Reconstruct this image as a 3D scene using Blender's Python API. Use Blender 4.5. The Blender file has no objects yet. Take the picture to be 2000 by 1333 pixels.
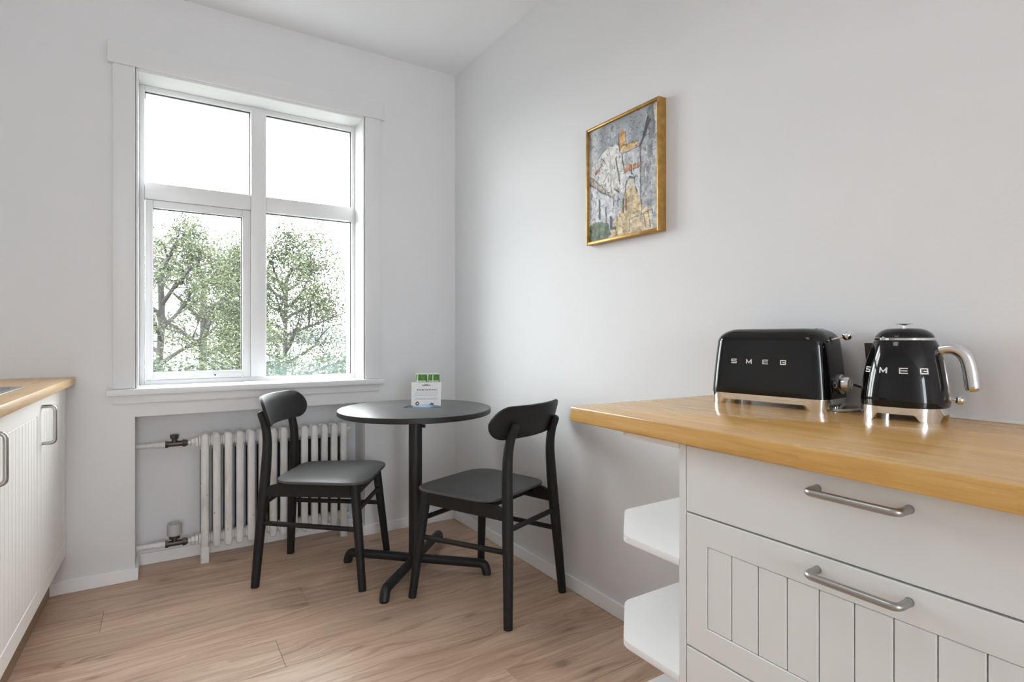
import bpy, bmesh, math, random
from mathutils import Vector, Matrix, Euler
import numpy as np
random.seed(7)
PI = math.pi
S = bpy.context.scene
COL = S.collection

# ------------------------------------------------------------------ camera, sky, light, exposure
cd = bpy.data.cameras.new('camera'); cam = bpy.data.objects.new('camera', cd); COL.objects.link(cam)
cd.sensor_width = 36.0; cd.lens = 36.0*1090/2000; cd.shift_y = -0.00375; cd.clip_start = .02; cd.clip_end = 3000
cam.location = (0, 0, 1.08); cam.rotation_euler = (PI/2, 0, -math.radians(32.5))
S.camera = cam

W = bpy.data.worlds.new('overcast_sky'); S.world = W; W.use_nodes = True
wn = W.node_tree; wn.nodes.clear()
wo = wn.nodes.new('ShaderNodeOutputWorld'); wb = wn.nodes.new('ShaderNodeBackground')
wb.inputs[0].default_value = (0.97, 0.985, 1.0, 1); wb.inputs[1].default_value = 8.9
wn.links.new(wb.outputs[0], wo.inputs[0])

def area(name, loc, rot, sx, sy, energy, portal=False, color=(1, 1, 1)):
    l = bpy.data.lights.new(name, 'AREA'); l.shape = 'RECTANGLE'; l.size = sx; l.size_y = sy; l.energy = energy; l.color = color
    if portal: l.cycles.is_portal = True
    o = bpy.data.objects.new(name, l); COL.objects.link(o); o.location = loc; o.rotation_euler = rot
    return o
# sampling portal (no light of its own) in the window opening
area('window_portal', (.44, 3.20, 1.56), (-PI/2, 0, 0), 1.0, 1.44, 1, True)
def fill_light(name, loc, rot, sx, sy, energy, color): return area(name, loc, rot, sx, sy, energy, color=color)
# added fill light hung over the kitchen, unseen above the frame
fill_light('ceiling_fill', (.0, .9, 2.3), (0, 0, 0), .5, .5, 1.8, (.90, .955, 1))
# broad soft fill added behind the camera to brighten the far wall
fill_light('rear_fill', (-.54, -4.5, 1.45), (PI/2, 0, 0), .8, 1.9, 33, (.90, .955, 1))

S.view_settings.view_transform = 'Standard'; S.view_settings.look = 'None'
S.view_settings.gamma = 1.0; S.view_settings.use_curve_mapping = False
S.view_settings.exposure = 1.0
S.cycles.max_bounces = 14; S.cycles.diffuse_bounces = 8; S.cycles.transparent_max_bounces = 24
S.cycles.sample_clamp_indirect = 6.0

# ------------------------------------------------------------------ helpers
def tagk(o, kind): o['kind'] = kind; return o
def tag(o, label, cat, group=None):
    o['label'] = label; o['category'] = cat
    if group: o['group'] = group
    return o
def empty(name, loc, rz=0, parent=None):
    o = bpy.data.objects.new(name, None); COL.objects.link(o); o.location = loc; o.rotation_euler = (0, 0, rz)
    o.empty_display_size = .05
    if parent: o.parent = parent
    return o
def finish(bm, name, mat, smooth=40):
    me = bpy.data.meshes.new(name); bmesh.ops.recalc_face_normals(bm, faces=bm.faces[:]); bm.to_mesh(me); bm.free()
    if mat is not None:
        for m in (mat if isinstance(mat, (list, tuple)) else [mat]): me.materials.append(m)
    if smooth:
        me.shade_smooth(); me.set_sharp_from_angle(angle=math.radians(smooth))
    return me
def obj(name, bm, mat, parent=None, smooth=40, loc=None, rz=None):
    me = bm if isinstance(bm, bpy.types.Mesh) else finish(bm, name, mat, smooth)
    o = bpy.data.objects.new(name, me); COL.objects.link(o)
    if parent: o.parent = parent
    if loc: o.location = loc
    if rz: o.rotation_euler = (0, 0, rz)
    return o
def B(): return bmesh.new()
def box(bm, a, b, bev=0, seg=2):
    a = Vector(a); b = Vector(b)
    m = Matrix.Translation((a+b)/2) @ Matrix.Diagonal((abs(b.x-a.x), abs(b.y-a.y), abs(b.z-a.z), 1))
    r = bmesh.ops.create_cube(bm, size=1, matrix=m)
    if bev:
        es = list({e for v in r['verts'] for e in v.link_edges})
        bmesh.ops.bevel(bm, geom=es, offset=bev, segments=seg, affect='EDGES', profile=.5)
    return bm
def prism(bm, pts, z0, z1, bev=0, seg=2):
    """horizontal polygon extruded from z0 to z1"""
    lo = [bm.verts.new((p[0], p[1], z0)) for p in pts]; hi = [bm.verts.new((p[0], p[1], z1)) for p in pts]
    n = len(pts); f = [bm.faces.new(lo[::-1]), bm.faces.new(hi)]
    for i in range(n): f.append(bm.faces.new((lo[i], lo[(i+1) % n], hi[(i+1) % n], hi[i])))
    if bev:
        es = list({e for x in f[:2] for e in x.edges})
        bmesh.ops.bevel(bm, geom=es, offset=bev, segments=seg, affect='EDGES', profile=.5)
    return bm
def rings(bm, loops, close=True, cap0=True, cap1=True):
    vs = [[bm.verts.new(p) for p in L] for L in loops]
    n = len(loops[0])
    for A, C in zip(vs, vs[1:]):
        for i in range(n if close else n-1):
            bm.faces.new((A[i], A[(i+1) % n], C[(i+1) % n], C[i]))
    if cap0: bm.faces.new(vs[0][::-1])
    if cap1: bm.faces.new(vs[-1])
    return bm
def lathe(bm, prof, n=32, M=None, cap0=True, cap1=True):
    """profile [(r, z)] turned about z, then moved by M"""
    M = M or Matrix()
    return rings(bm, [[M @ Vector((r*math.cos(2*PI*i/n), r*math.sin(2*PI*i/n), z)) for i in range(n)] for r, z in prof], cap0=cap0, cap1=cap1)
def aim(p, d):
    return Matrix.Translation(p) @ Vector(d).to_track_quat('Z', 'Y').to_matrix().to_4x4()
def cyl(bm, p, q, r, r2=None, n=20, bev=0):
    p = Vector(p); q = Vector(q); d = q-p; L = d.length; r2 = r if r2 is None else r2
    pr = [(r, 0), (r2, L)] if not bev else [(r-bev, 0), (r-.3*bev, .3*bev), (r, bev), (r2, L-bev), (r2-.3*bev, L-.3*bev), (r2-bev, L)]
    return lathe(bm, pr, n, aim(p, d))
def fillet(pts, rad, n=6):
    pts = [Vector(p) for p in pts]; out = [pts[0]]
    for i in range(1, len(pts)-1):
        a, b, c = pts[i-1], pts[i], pts[i+1]; u = (a-b).normalized(); v = (c-b).normalized()
        r = min(rad, .49*(a-b).length, .49*(c-b).length); s, e = b+u*r, b+v*r
        for k in range(n+1):
            t = k/n; out.append((1-t)**2*s+2*t*(1-t)*b+t*t*e)
    out.append(pts[-1]); return out
def tube(bm, pts, r, n=14, cap=True, flat=1.0):
    pts = [Vector(p) for p in pts]; m = len(pts); T = []
    for i in range(m): T.append(((pts[min(i+1, m-1)]-pts[max(i-1, 0)])).normalized())
    ref = Vector((0, 0, 1)) if abs(T[0].z) < .9 else Vector((1, 0, 0))
    U = (ref-T[0]*ref.dot(T[0])).normalized(); L = []
    for i in range(m):
        U = (U-T[i]*U.dot(T[i])).normalized(); V = T[i].cross(U); R = r[i] if isinstance(r, (list, tuple)) else r
        L.append([pts[i]+U*R*math.cos(2*PI*k/n)*flat+V*R*math.sin(2*PI*k/n) for k in range(n)])
    return rings(bm, L, cap0=cap, cap1=cap)
def smoothpath(pts, n=6):
    """Catmull-Rom through the points"""
    P = [Vector(p) for p in pts]; P = [2*P[0]-P[1]]+P+[2*P[-1]-P[-2]]; out = []
    for i in range(1, len(P)-2):
        for k in range(n):
            t = k/n
            out.append(.5*((2*P[i])+(P[i+1]-P[i-1])*t+(2*P[i-1]-5*P[i]+4*P[i+1]-P[i+2])*t*t+(3*P[i]-P[i-1]-3*P[i+1]+P[i+2])*t**3))
    out.append(P[-2]); return out
def rrect(a, b, r, n=8):
    """rounded rectangle outline, half sizes a, b"""
    out = []
    for cx, cy, s in ((a-r, b-r, 0), (-a+r, b-r, 1), (-a+r, -b+r, 2), (a-r, -b+r, 3)):
        for k in range(n+1):
            t = (s+k/n)*PI/2; out.append((cx+r*math.cos(t), cy+r*math.sin(t)))
    return out
def roundpoly(pts, rad, n=6):
    """polygon with corner radii (rad: number or list)"""
    out = []; m = len(pts)
    for i in range(m):
        a, b, c = (Vector(pts[j % m]).to_2d() for j in (i-1, i, i+1)); r = rad[i] if isinstance(rad, (list, tuple)) else rad
        if r <= 0: out.append((b.x, b.y)); continue
        u = (a-b).normalized(); v = (c-b).normalized(); s, e = b+u*r, b+v*r
        for k in range(n+1):
            t = k/n; p = (1-t)**2*s+2*t*(1-t)*b+t*t*e; out.append((p.x, p.y))
    return out

# ------------------------------------------------------------------ materials
def mat(name, col, rough=.5, metal=0, coat=0, spec=.5, **kw):
    m = bpy.data.materials.new(name); m.use_nodes = True; b = m.node_tree.nodes['Principled BSDF']
    b.inputs['Base Color'].default_value = (*col, 1); b.inputs['Roughness'].default_value = rough
    b.inputs['Metallic'].default_value = metal; b.inputs['Coat Weight'].default_value = coat
    b.inputs['Coat Roughness'].default_value = kw.get('coat_rough', .05)
    b.inputs['Specular IOR Level'].default_value = spec
    return m
class NT:
    def __init__(s, m): s.t = m.node_tree; s.b = s.t.nodes['Principled BSDF']; s.o = s.t.nodes['Material Output']
    def n(s, typ, ins=None, **attrs):
        x = s.t.nodes.new('ShaderNode'+typ)
        for k, v in attrs.items(): setattr(x, k, v)
        for k, v in (ins or {}).items(): s.set(x.inputs[k], v)
        return x
    def set(s, sock, v):
        if isinstance(v, bpy.types.NodeSocket): s.t.links.new(v, sock)
        else: sock.default_value = v
    def ramp(s, fac, stops):
        r = s.n('ValToRGB'); s.set(r.inputs[0], fac); e = r.color_ramp.elements
        while len(e) < len(stops): e.new(.5)
        for x, (p, c) in zip(e, stops): x.position = p; x.color = (*c, 1)
        return r.outputs[0]
    def mix(s, fac, a, b, typ='MIX'):
        m = s.n('Mix', data_type='RGBA', blend_type=typ); s.set(m.inputs[0], fac)
        for sock, v in ((m.inputs[6], a), (m.inputs[7], b)): s.set(sock, (*v, 1) if isinstance(v, tuple) else v)
        return m.outputs[2]
    def math(s, op, a, b=0.0):
        m = s.n('Math', operation=op); s.set(m.inputs[0], a); s.set(m.inputs[1], b); return m.outputs[0]
    def coords(s, scale=(1, 1, 1), rnd=0.0, kind='Object', rot=(0, 0, 0)):
        v = s.n('TexCoord').outputs[kind]
        if rnd:
            r = s.n('ObjectInfo').outputs['Random']; c = s.n('CombineXYZ')
            s.set(c.inputs[0], s.math('MULTIPLY', r, rnd)); s.set(c.inputs[1], s.math('MULTIPLY', r, rnd*.37)); s.set(c.inputs[2], s.math('MULTIPLY', r, rnd*1.7))
            v = s.n('VectorMath', {0: v, 1: c.outputs[0]}, operation='ADD').outputs[0]
        mp = s.n('Mapping'); s.set(mp.inputs['Vector'], v); mp.inputs['Scale'].default_value = scale; mp.inputs['Rotation'].default_value = rot
        return mp.outputs[0]
    def noise(s, vec, scale, detail=4, rough=.55, dist=0.0):
        x = s.n('TexNoise', {'Vector': vec, 'Scale': scale, 'Detail': detail, 'Roughness': rough, 'Distortion': dist}); return x.outputs[0]
    def bump(s, h, strength=.1, dist=.002):
        b = s.n('Bump', {'Height': h, 'Strength': strength, 'Distance': dist}); s.t.links.new(b.outputs[0], s.b.inputs['Normal'])

def paint(name, col, rough=.55, bump=.04, scale=60):
    m = mat(name, col, rough); t = NT(m); v = t.coords()
    n1 = t.noise(v, 1.3, 3); t.set(t.b.inputs['Base Color'], t.mix(n1, tuple(c*.985 for c in col), tuple(min(1, c*1.015) for c in col)))
    if bump: t.bump(t.noise(v, scale, 3), bump, .004)
    return m
M = {}
M['wall'] = paint('wall_paint', (.765, .775, .788), .6, .10, 90)
M['ceiling'] = paint('ceiling_paint', (.885, .905, .93), .7)
M['trim'] = paint('white_gloss_paint', (.79, .797, .805), .35, .03, 30)
M['casing'] = paint('casing_paint', (.775, .785, .797), .4, .03, 30)
M['skirting'] = paint('skirting_paint', (.92, .925, .935), .4, .02, 30)
M['laminate'] = paint('cabinet_foil', (.78, .80, .785), .42, 0)
M['door_white'] = paint('door_foil', (.90, .89, .855), .42, 0)
M['shelf'] = paint('white_melamine', (.87, .875, .88), .45, 0)
M['shadowgap'] = mat('dark_gap', (.03, .03, .03), .8)
M['rubber'] = mat('black_rubber', (.015, .015, .016), .6)
M['plinth'] = mat('brown_plinth', (.33, .22, .145), .5)

def brushed(name, col=(.44, .435, .42), rough=.32):
    m = mat(name, col, rough, 1); t = NT(m); n = t.noise(t.coords((1, 1, 1)), 140, 2)
    t.set(t.b.inputs['Roughness'], t.n('MapRange', {0: n, 3: rough-.06, 4: rough+.08}).outputs[0]); return m
M['steel'] = brushed('brushed_steel'); M['chrome'] = mat('polished_chrome', (.82, .82, .83), .06, 1)
M['satin'] = mat('satin_chrome', (.78, .78, .785), .2, 1); M['letter'] = mat('letter_silver', (.78, .78, .78), .45, .25)
M['enamel'] = mat('black_enamel', (.004, .004, .0045), .06, 0, 0, .45)
M['blackmetal'] = mat('black_powder_coat', (.016, .016, .017), .42)
M['plastic'] = mat('black_plastic', (.012, .012, .012), .35)

def blackwood(nm='black_stained_wood', a=.010, c=.023, ro=.42):
    m = mat(nm, (.02, .02, .02), ro, spec=.32); t = NT(m); v = t.coords((1, 1, 1), 7)
    n = t.noise(t.coords((60, 60, 5), 7), 3, 4)
    t.set(t.b.inputs['Base Color'], t.ramp(n, [(.3, (a, a, a)), (.75, (c, c, c))]))
    t.bump(n, .12, .001); t.set(t.b.inputs['Roughness'], t.n('MapRange', {0: n, 3: ro-.06, 4: ro+.08}).outputs[0]); return m
M['blackwood'] = blackwood(ro=.5); M['blackseat'] = blackwood('black_seat_sheen', .085, .11, .5)  # seat copy lightened; sheen of the gloss put into its colour
def blacklam():
    m = mat('black_laminate', (.07, .07, .071), .36, spec=.9); t = NT(m); n = t.noise(t.coords(), 260, 2)
    t.bump(n, .06, .0006); return m
M['blacklam'] = blacklam()

def oakfloor():
    m = mat('oak_floor', (.37, .25, .18), .38); t = NT(m)
    v = t.coords((1, 1, 1), 31)
    warp = t.noise(t.coords((1.1, 5, 1), 31), 1.7, 3, .5)                    # slow waves that bend the grain
    wv = t.n('VectorMath', {0: v, 1: t.n('CombineXYZ', {1: t.math('MULTIPLY', warp, .16)}).outputs[0]}, operation='ADD').outputs[0]
    ma = t.n('Mapping', {'Vector': wv, 'Scale': (1.0, 22, 1)}).outputs[0]
    g1 = t.noise(ma, 2.2, 5, .62)
    mb = t.n('Mapping', {'Vector': wv, 'Scale': (6, 240, 1)}).outputs[0]
    g2 = t.noise(mb, 1.5, 3, .6)
    base = t.ramp(g1, [(.25, (.40, .265, .185)), (.44, (.57, .405, .30)), (.6, (.69, .515, .395)), (.78, (.78, .61, .485))])
    base = t.mix(t.math('MULTIPLY', g2, .55), base, t.mix(1.0, base, (.74, .70, .66), 'MULTIPLY'))
    # cathedral figure
    wave = t.n('TexWave', {'Vector': t.n('Mapping', {'Vector': wv, 'Scale': (1.1, 9, 1)}).outputs[0], 'Scale': 2.6, 'Distortion': 7.0, 'Detail': 2.0, 'Detail Scale': .7}, wave_type='RINGS').outputs[1]
    fig = t.math('MULTIPLY', t.ramp(t.noise(t.coords((1.3, 3, 1), 31), 1.4, 2), [(.5, (0, 0, 0)), (.66, (1, 1, 1))]), t.ramp(wave, [(.55, (0, 0, 0)), (.85, (1, 1, 1))]))
    base = t.mix(t.math('MULTIPLY', fig, .35), base, (.20, .115, .075))
    # knots
    vo = t.n('TexVoronoi', {'Vector': t.n('Mapping', {'Vector': wv, 'Scale': (2.1, 6.2, 1)}).outputs[0], 'Scale': 1.0, 'Randomness': 1.0}, voronoi_dimensions='2D')
    pick = t.math('GREATER_THAN', t.n('SeparateColor', {0: vo.outputs['Color']}).outputs[0], .70)
    kd = t.math('ADD', vo.outputs['Distance'], t.math('MULTIPLY', t.noise(t.coords((8, 20, 1), 31), 3, 3), .10))
    kn = t.math('MULTIPLY', pick, t.ramp(kd, [(.08, (1, 1, 1)), (.13, (.35, .35, .35)), (.24, (0, 0, 0))]))
    base = t.mix(t.math('MULTIPLY', kn, .55), base, (.17, .105, .07))
    hv = t.n('HueSaturation', {'Value': t.n('MapRange', {0: t.n('ObjectInfo').outputs['Random'], 3: .9, 4: 1.1}).outputs[0], 'Saturation': 1.08, 'Color': base}).outputs[0]
    t.set(t.b.inputs['Base Color'], hv); t.set(t.b.inputs['Roughness'], t.n('MapRange', {0: g2, 3: .32, 4: .46}).outputs[0])
    t.bump(g2, .08, .0008); return m
M['oakfloor'] = oakfloor()

def butcher(name, dark, mid, light, along='y', rough=.24):
    """solid wood staves, long side along y of the object"""
    m = mat(name, mid, rough, coat=.15, coat_rough=.15); t = NT(m)
    v = t.coords()
    sw = t.n('Mapping', {'Vector': v, 'Rotation': (0, 0, PI/2)}).outputs[0]
    br = t.n('TexBrick', {'Vector': sw, 'Color1': (0, 0, 0, 1), 'Color2': (1, 1, 1, 1), 'Mortar': (.5, .5, .5, 1), 'Scale': 1.0, 'Mortar Size': .0, 'Bias': 0.0, 'Brick Width': .52, 'Row Height': .042}, offset=.37)
    sep = t.n('SeparateColor', {0: br.outputs[0]}).outputs[0]
    shift = t.n('VectorMath', {0: v, 1: t.n('CombineXYZ', {0: t.math('MULTIPLY', sep, 3.1), 1: t.math('MULTIPLY', sep, 7.7)}).outputs[0]}, operation='ADD').outputs[0]
    g = t.noise(t.n('Mapping', {'Vector': shift, 'Scale': (38, 2.2, 38)}).outputs[0], 1.6, 4, .6, .4)
    f = t.noise(t.n('Mapping', {'Vector': shift, 'Scale': (260, 7, 260)}).outputs[0], 1.3, 3)
    c = t.ramp(g, [(.25, dark), (.5, mid), (.8, light)])
    c = t.mix(t.math('MULTIPLY', f, .7), c, t.mix(1.0, c, (.70, .58, .42), 'MULTIPLY'))
    hv = t.n('HueSaturation', {'Value': t.n('MapRange', {0: sep, 3: .93, 4: 1.06}).outputs[0], 'Color': c}).outputs[0]
    t.set(t.b.inputs['Base Color'], hv); t.bump(f, .05, .0006)
    t.set(t.b.inputs['Roughness'], t.n('MapRange', {0: g, 3: rough-.05, 4: rough+.08}).outputs[0]); return m
M['oaktop'] = butcher('oiled_oak_top', (.62, .34, .09), (.76, .46, .15), (.86, .57, .22))
M['beechtop'] = butcher('pale_oak_top', (.60, .37, .15), (.74, .50, .24), (.83, .61, .34), rough=.33)

def oldpaint():
    m = mat('old_radiator_paint', (.66, .65, .62), .4); t = NT(m); v = t.coords((1, 1, .35), 13)
    n = t.noise(v, 14, 6, .65); s = t.noise(t.coords((1, 1, .6), 13), 70, 3)
    c = t.ramp(n, [(.3, (.62, .61, .59)), (.5, (.79, .785, .77)), (.8, (.85, .85, .84))])
    c = t.mix(t.ramp(s, [(.71, (0, 0, 0)), (.74, (1, 1, 1))]), c, (.09, .08, .075))
    t.set(t.b.inputs['Base Color'], c); t.bump(t.noise(v, 40, 4), .35, .002); return m
M['oldpaint'] = oldpaint()
M['iron'] = mat('dark_grey', (.035, .034, .033), .6)
M['brass'] = mat('dark_valve_metal', (.10, .09, .085), .4, .8)
M['valvecap'] = paint('valve_head_plastic', (.50, .50, .49), .4, 0)
M['gold'] = (lambda m: m)(mat('gilt_frame', (.62, .36, .09), .42, .6))
def gilt():
    t = NT(M['gold']); n = t.noise(t.coords((1, 1, 1)), 40, 4)
    t.set(t.b.inputs['Base Color'], t.ramp(n, [(.3, (.36, .20, .05)), (.6, (.50, .30, .09)), (.85, (.64, .43, .17))]))
gilt()

def glass(fog=False):
    m = bpy.data.materials.new('fogged_pane_glass' if fog else 'pane_glass'); m.use_nodes = True; nt = m.node_tree; nt.nodes.clear()
    o = nt.nodes.new('ShaderNodeOutputMaterial'); tr = nt.nodes.new('ShaderNodeBsdfTransparent'); gl = nt.nodes.new('ShaderNodeBsdfGlossy')
    tr.inputs[0].default_value = (.97, .985, .98, 1); gl.inputs['Roughness'].default_value = .01
    fr = nt.nodes.new('ShaderNodeFresnel'); fr.inputs[0].default_value = 1.45; mx = nt.nodes.new('ShaderNodeMixShader')
    geo = nt.nodes.new('ShaderNodeNewGeometry')
    inv = nt.nodes.new('ShaderNodeMath'); inv.operation = 'SUBTRACT'; inv.inputs[0].default_value = 1; nt.links.new(geo.outputs['Backfacing'], inv.inputs[1])
    ff = nt.nodes.new('ShaderNodeMath'); ff.operation = 'MULTIPLY'; nt.links.new(fr.outputs[0], ff.inputs[0]); nt.links.new(inv.outputs[0], ff.inputs[1])   # one reflection per pane; no false total reflection at the far face
    nt.links.new(ff.outputs[0], mx.inputs[0]); nt.links.new(tr.outputs[0], mx.inputs[1]); nt.links.new(gl.outputs[0], mx.inputs[2])
    out = mx.outputs[0]
    if fog:   # condensation trapped in the lower part of the double glazing
        tc = nt.nodes.new('ShaderNodeTexCoord'); sp = nt.nodes.new('ShaderNodeSeparateXYZ'); nz = nt.nodes.new('ShaderNodeTexNoise')
        nz.inputs['Scale'].default_value = 9; nz.inputs['Detail'].default_value = 6
        nt.links.new(tc.outputs['Object'], sp.inputs[0]); nt.links.new(tc.outputs['Object'], nz.inputs['Vector'])
        a = nt.nodes.new('ShaderNodeMapRange'); nt.links.new(sp.outputs[2], a.inputs[0]); a.inputs[1].default_value = .10; a.inputs[2].default_value = .0; a.inputs[3].default_value = 0; a.inputs[4].default_value = 1
        b = nt.nodes.new('ShaderNodeMapRange'); nt.links.new(sp.outputs[0], b.inputs[0]); b.inputs[1].default_value = .36; b.inputs[2].default_value = .45; b.inputs[3].default_value = 0; b.inputs[4].default_value = .8
        c = nt.nodes.new('ShaderNodeMath'); c.operation = 'MAXIMUM'; nt.links.new(a.outputs[0], c.inputs[0])
        zz = nt.nodes.new('ShaderNodeMapRange'); nt.links.new(sp.outputs[2], zz.inputs[0]); zz.inputs[1].default_value = .35; zz.inputs[2].default_value = .05
        b2 = nt.nodes.new('ShaderNodeMath'); b2.operation = 'MULTIPLY'; nt.links.new(b.outputs[0], b2.inputs[0]); nt.links.new(zz.outputs[0], b2.inputs[1]); nt.links.new(b2.outputs[0], c.inputs[1])
        d = nt.nodes.new('ShaderNodeMath'); d.operation = 'MULTIPLY'; nt.links.new(c.outputs[0], d.inputs[0]); nt.links.new(nz.outputs[0], d.inputs[1])
        tl = nt.nodes.new('ShaderNodeBsdfTranslucent'); tl.inputs[0].default_value = (.085, .115, .11, 1)
        m2 = nt.nodes.new('ShaderNodeMixShader'); dd = nt.nodes.new('ShaderNodeMath'); dd.operation = 'MULTIPLY'; dd.inputs[1].default_value = .5; nt.links.new(d.outputs[0], dd.inputs[0]); nt.links.new(dd.outputs[0], m2.inputs[0]); nt.links.new(out, m2.inputs[1]); nt.links.new(tl.outputs[0], m2.inputs[2]); out = m2.outputs[0]
    nt.links.new(out, o.inputs[0]); return m
M['glass'] = glass(); M['fog'] = glass(True)
M['gasket'] = mat('dark_gasket', (.05, .05, .052), .6)

# ------------------------------------------------------------------ room shell
XW, YW, ZC = 1.505, 2.995, 2.640
XL, YN = -1.02, -4.6
fl = B(); box(fl, (XL-.2, YN-.2, -.12), (XW+.2, YW+.35, -.012)); floor = tagk(obj('floor', fl, M['shadowgap']), 'structure')
c = B(); box(c, (XL-.2, YN-.2, ZC), (XW+.2, YW+.35, ZC+.1)); tagk(obj('ceiling', c, M['ceiling']), 'structure')
w = B(); box(w, (XW, YN-.2, -.1), (XW+.15, YW+.35, ZC)); tagk(obj('wall_right', w, M['wall']), 'structure')
w = B(); box(w, (XL-.15, YN-.2, -.1), (XL, YW+.35, ZC)); tagk(obj('wall_left', w, M['wall']), 'structure')
NX0, NX1, NZ, NY = -.081, .959, .725, 3.172          # heating niche below the window
WX0, WX1, WZ0, WZ1 = -.078, .953, .845, 2.285        # window opening
YO = YW+.32
w = B()
xs = [XL, NX0, WX0, WX1, NX1, XW]
def wallgrid(bm):
    box(bm, (XL, YW, -.1), (NX0, YO, ZC)); box(bm, (NX1, YW, -.1), (XW, YO, ZC))
    box(bm, (NX0, YW, NZ), (NX1, YO, WZ0)); box(bm, (NX0, YW, WZ1), (NX1, YO, ZC))
    box(bm, (NX0, YW, WZ0), (WX0, YO, WZ1)); box(bm, (WX1, YW, WZ0), (NX1, YO, WZ1))
    box(bm, (NX0, NY, -.1), (NX1, YO, NZ))
    bmesh.ops.remove_doubles(bm, verts=bm.verts[:], dist=1e-5)
wallgrid(w); tagk(obj('wall_far', w, M['wall'], smooth=0), 'structure')
w = B(); box(w, (XL, YN-.15, -.1), (XW, YN, ZC)); tagk(obj('wall_near', w, M['wall'], smooth=0), 'structure')

# oak planks laid along the window wall, each a board of its own
def plank_mesh(L, wd):
    b = B(); box(b, (0, 0, -.012), (L, wd, 0)); es = [e for e in b.edges if all(v.co.z > -.001 for v in e.verts)]
    bmesh.ops.bevel(b, geom=es, offset=.0008, segments=1, affect='EDGES'); return finish(b, 'plank', M['oakfloor'], 30)
PW, PL = .1965, 2.1
pmesh = {}
row = 0; y = 2.7225+PW
first = {0: -.55, 1: -.175, 2: .52, 3: -.72, 4: .358, 5: -.5, 6: -.12}
while y > YN-.01:
    y1 = min(y, NY); y0 = y-PW
    if row == 0: y1 = YW
    off = first.get(row, (row*.437) % PL)
    x = off-PL*math.ceil((off-XL)/PL)
    while x < XW:
        a, b_ = max(x, XL), min(x+PL, XW)
        if b_-a > .02:
            key = (round(b_-a-.0008, 4), round(y1-max(y0, YN)-.0008, 4))
            if key not in pmesh: pmesh[key] = plank_mesh(*key)
            obj('plank', pmesh[key], None, floor, loc=(a+.0004, max(y0, YN)+.0004, 0))
        x += PL
    y -= PW; row += 1
k = B(); box(k, (NX0+.0004, YW-.001+.0014, -.012), (NX1-.0004, NY, 0)); 
obj('plank', k, M['oakfloor'], floor, smooth=30)

# skirting boards
def skirt(name, segs, h=.056, t=.013):
    b = B()
    for a, c in segs: box(b, (*a, 0.0005), (*c, h), .002, 1)
    return tagk(obj(name, b, M['skirting']), 'structure')
skirt('baseboard_left', [((-.40, YW-.013), (NX0+.013, YW)), ((NX0, YW), (NX0+.013, NY-.013))])
skirt('baseboard_niche', [((NX0+.0005, NY-.013), (NX1-.0005, NY))])
skirt('baseboard_far', [((NX1-.013, YW-.013), (XW-.013, YW)), ((NX1-.013, YW), (NX1, NY-.013))])
skirt('baseboard_right', [((XW-.013, YN), (XW, YW))])

# ------------------------------------------------------------------ the window
win = tagk(empty('window_1', (0, YW, .85)), 'structure')
def wpart(name, boxes, m, bev=.002, parent=None, seg=2):
    b = B()
    for a, c in boxes: box(b, (a[0], a[1]-YW, a[2]-.85), (c[0], c[1]-YW, c[2]-.85), bev, seg)
    return obj(name, b, m, parent or win)
E0 = .001
wpart('casing', [((-.161, 2.977, .853), (-.0795, YW, 2.2755))], M['casing'])
wpart('casing', [((.9545, 2.977, .853), (1.038, YW, 2.2755))], M['casing'])
wpart('header', [((-.179, 2.973, 2.276), (1.063, YW, 2.369))], M['casing'])
wpart('stool', [((-.183, 2.955, .824), (1.057, YW, .852)), ((WX0+E0, YW, .824+.022), (WX1-E0, 3.128, .852))], M['casing'], .004)
wpart('apron', [((-.160, 2.981, .786), (1.034, YW, .8235))], M['casing'])
wpart('jamb_lining', [((WX0+E0, 2.983, .853), (-.069, 3.30, 2.275)), ((.944, 2.983, .853), (WX1-E0, 3.30, 2.275)), ((-.069, 2.983, 2.262), (.944, 3.30, 2.284))], M['trim'])
FY0, FY1, GY = 3.128, 3.19, 3.152
wpart('window_frame', [((-.069, FY0, .8525), (-.046, FY1, 2.262)), ((.926, FY0, .8525), (.944, FY1, 2.262)), ((-.046, FY0, 2.238), (.926, FY1, 2.262)), ((-.046, FY0, .8525), (.926, FY1, .876))], M['trim'], .003)
wpart('mullion', [((.4065, 3.108, .877), (.478, FY1, 2.2375))], M['trim'], .004)
wpart('transom', [((-.0455, 3.112, 1.728), (.406, FY1, 1.806))], M['trim'], .004)
wpart('transom', [((.4785, 3.112, 1.728), (.9255, FY1, 1.806))], M['trim'], .004)
sash = wpart('sash', [((-.0445, 3.122, .8785), (-.013, 3.175, 1.7265)), ((.368, 3.122, .8785), (.4055, 3.175, 1.7265)), ((-.013, 3.122, .8785), (.368, 3.175, .913)), ((-.013, 3.122, 1.692), (.368, 3.175, 1.7265))], M['trim'], .003)
b = B(); cyl(b, (.245, 3.1225-YW, .893-.85), (.245, 3.119-YW, .893-.85), .004, n=10); obj('screw', b, M['iron'], win)
b = B(); box(b, (.14, 3.116-YW, .886-.85), (.185, 3.1225-YW, .890-.85), .001); obj('hinge_plate', b, M['trim'], win)
panes = [(-.046, .406, 1.806, 2.238, 'glass'), (.478, .926, 1.806, 2.238, 'glass'), (-.013, .368, .913, 1.692, 'glass'), (.478, .926, .876, 1.728, 'fog')]
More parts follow.
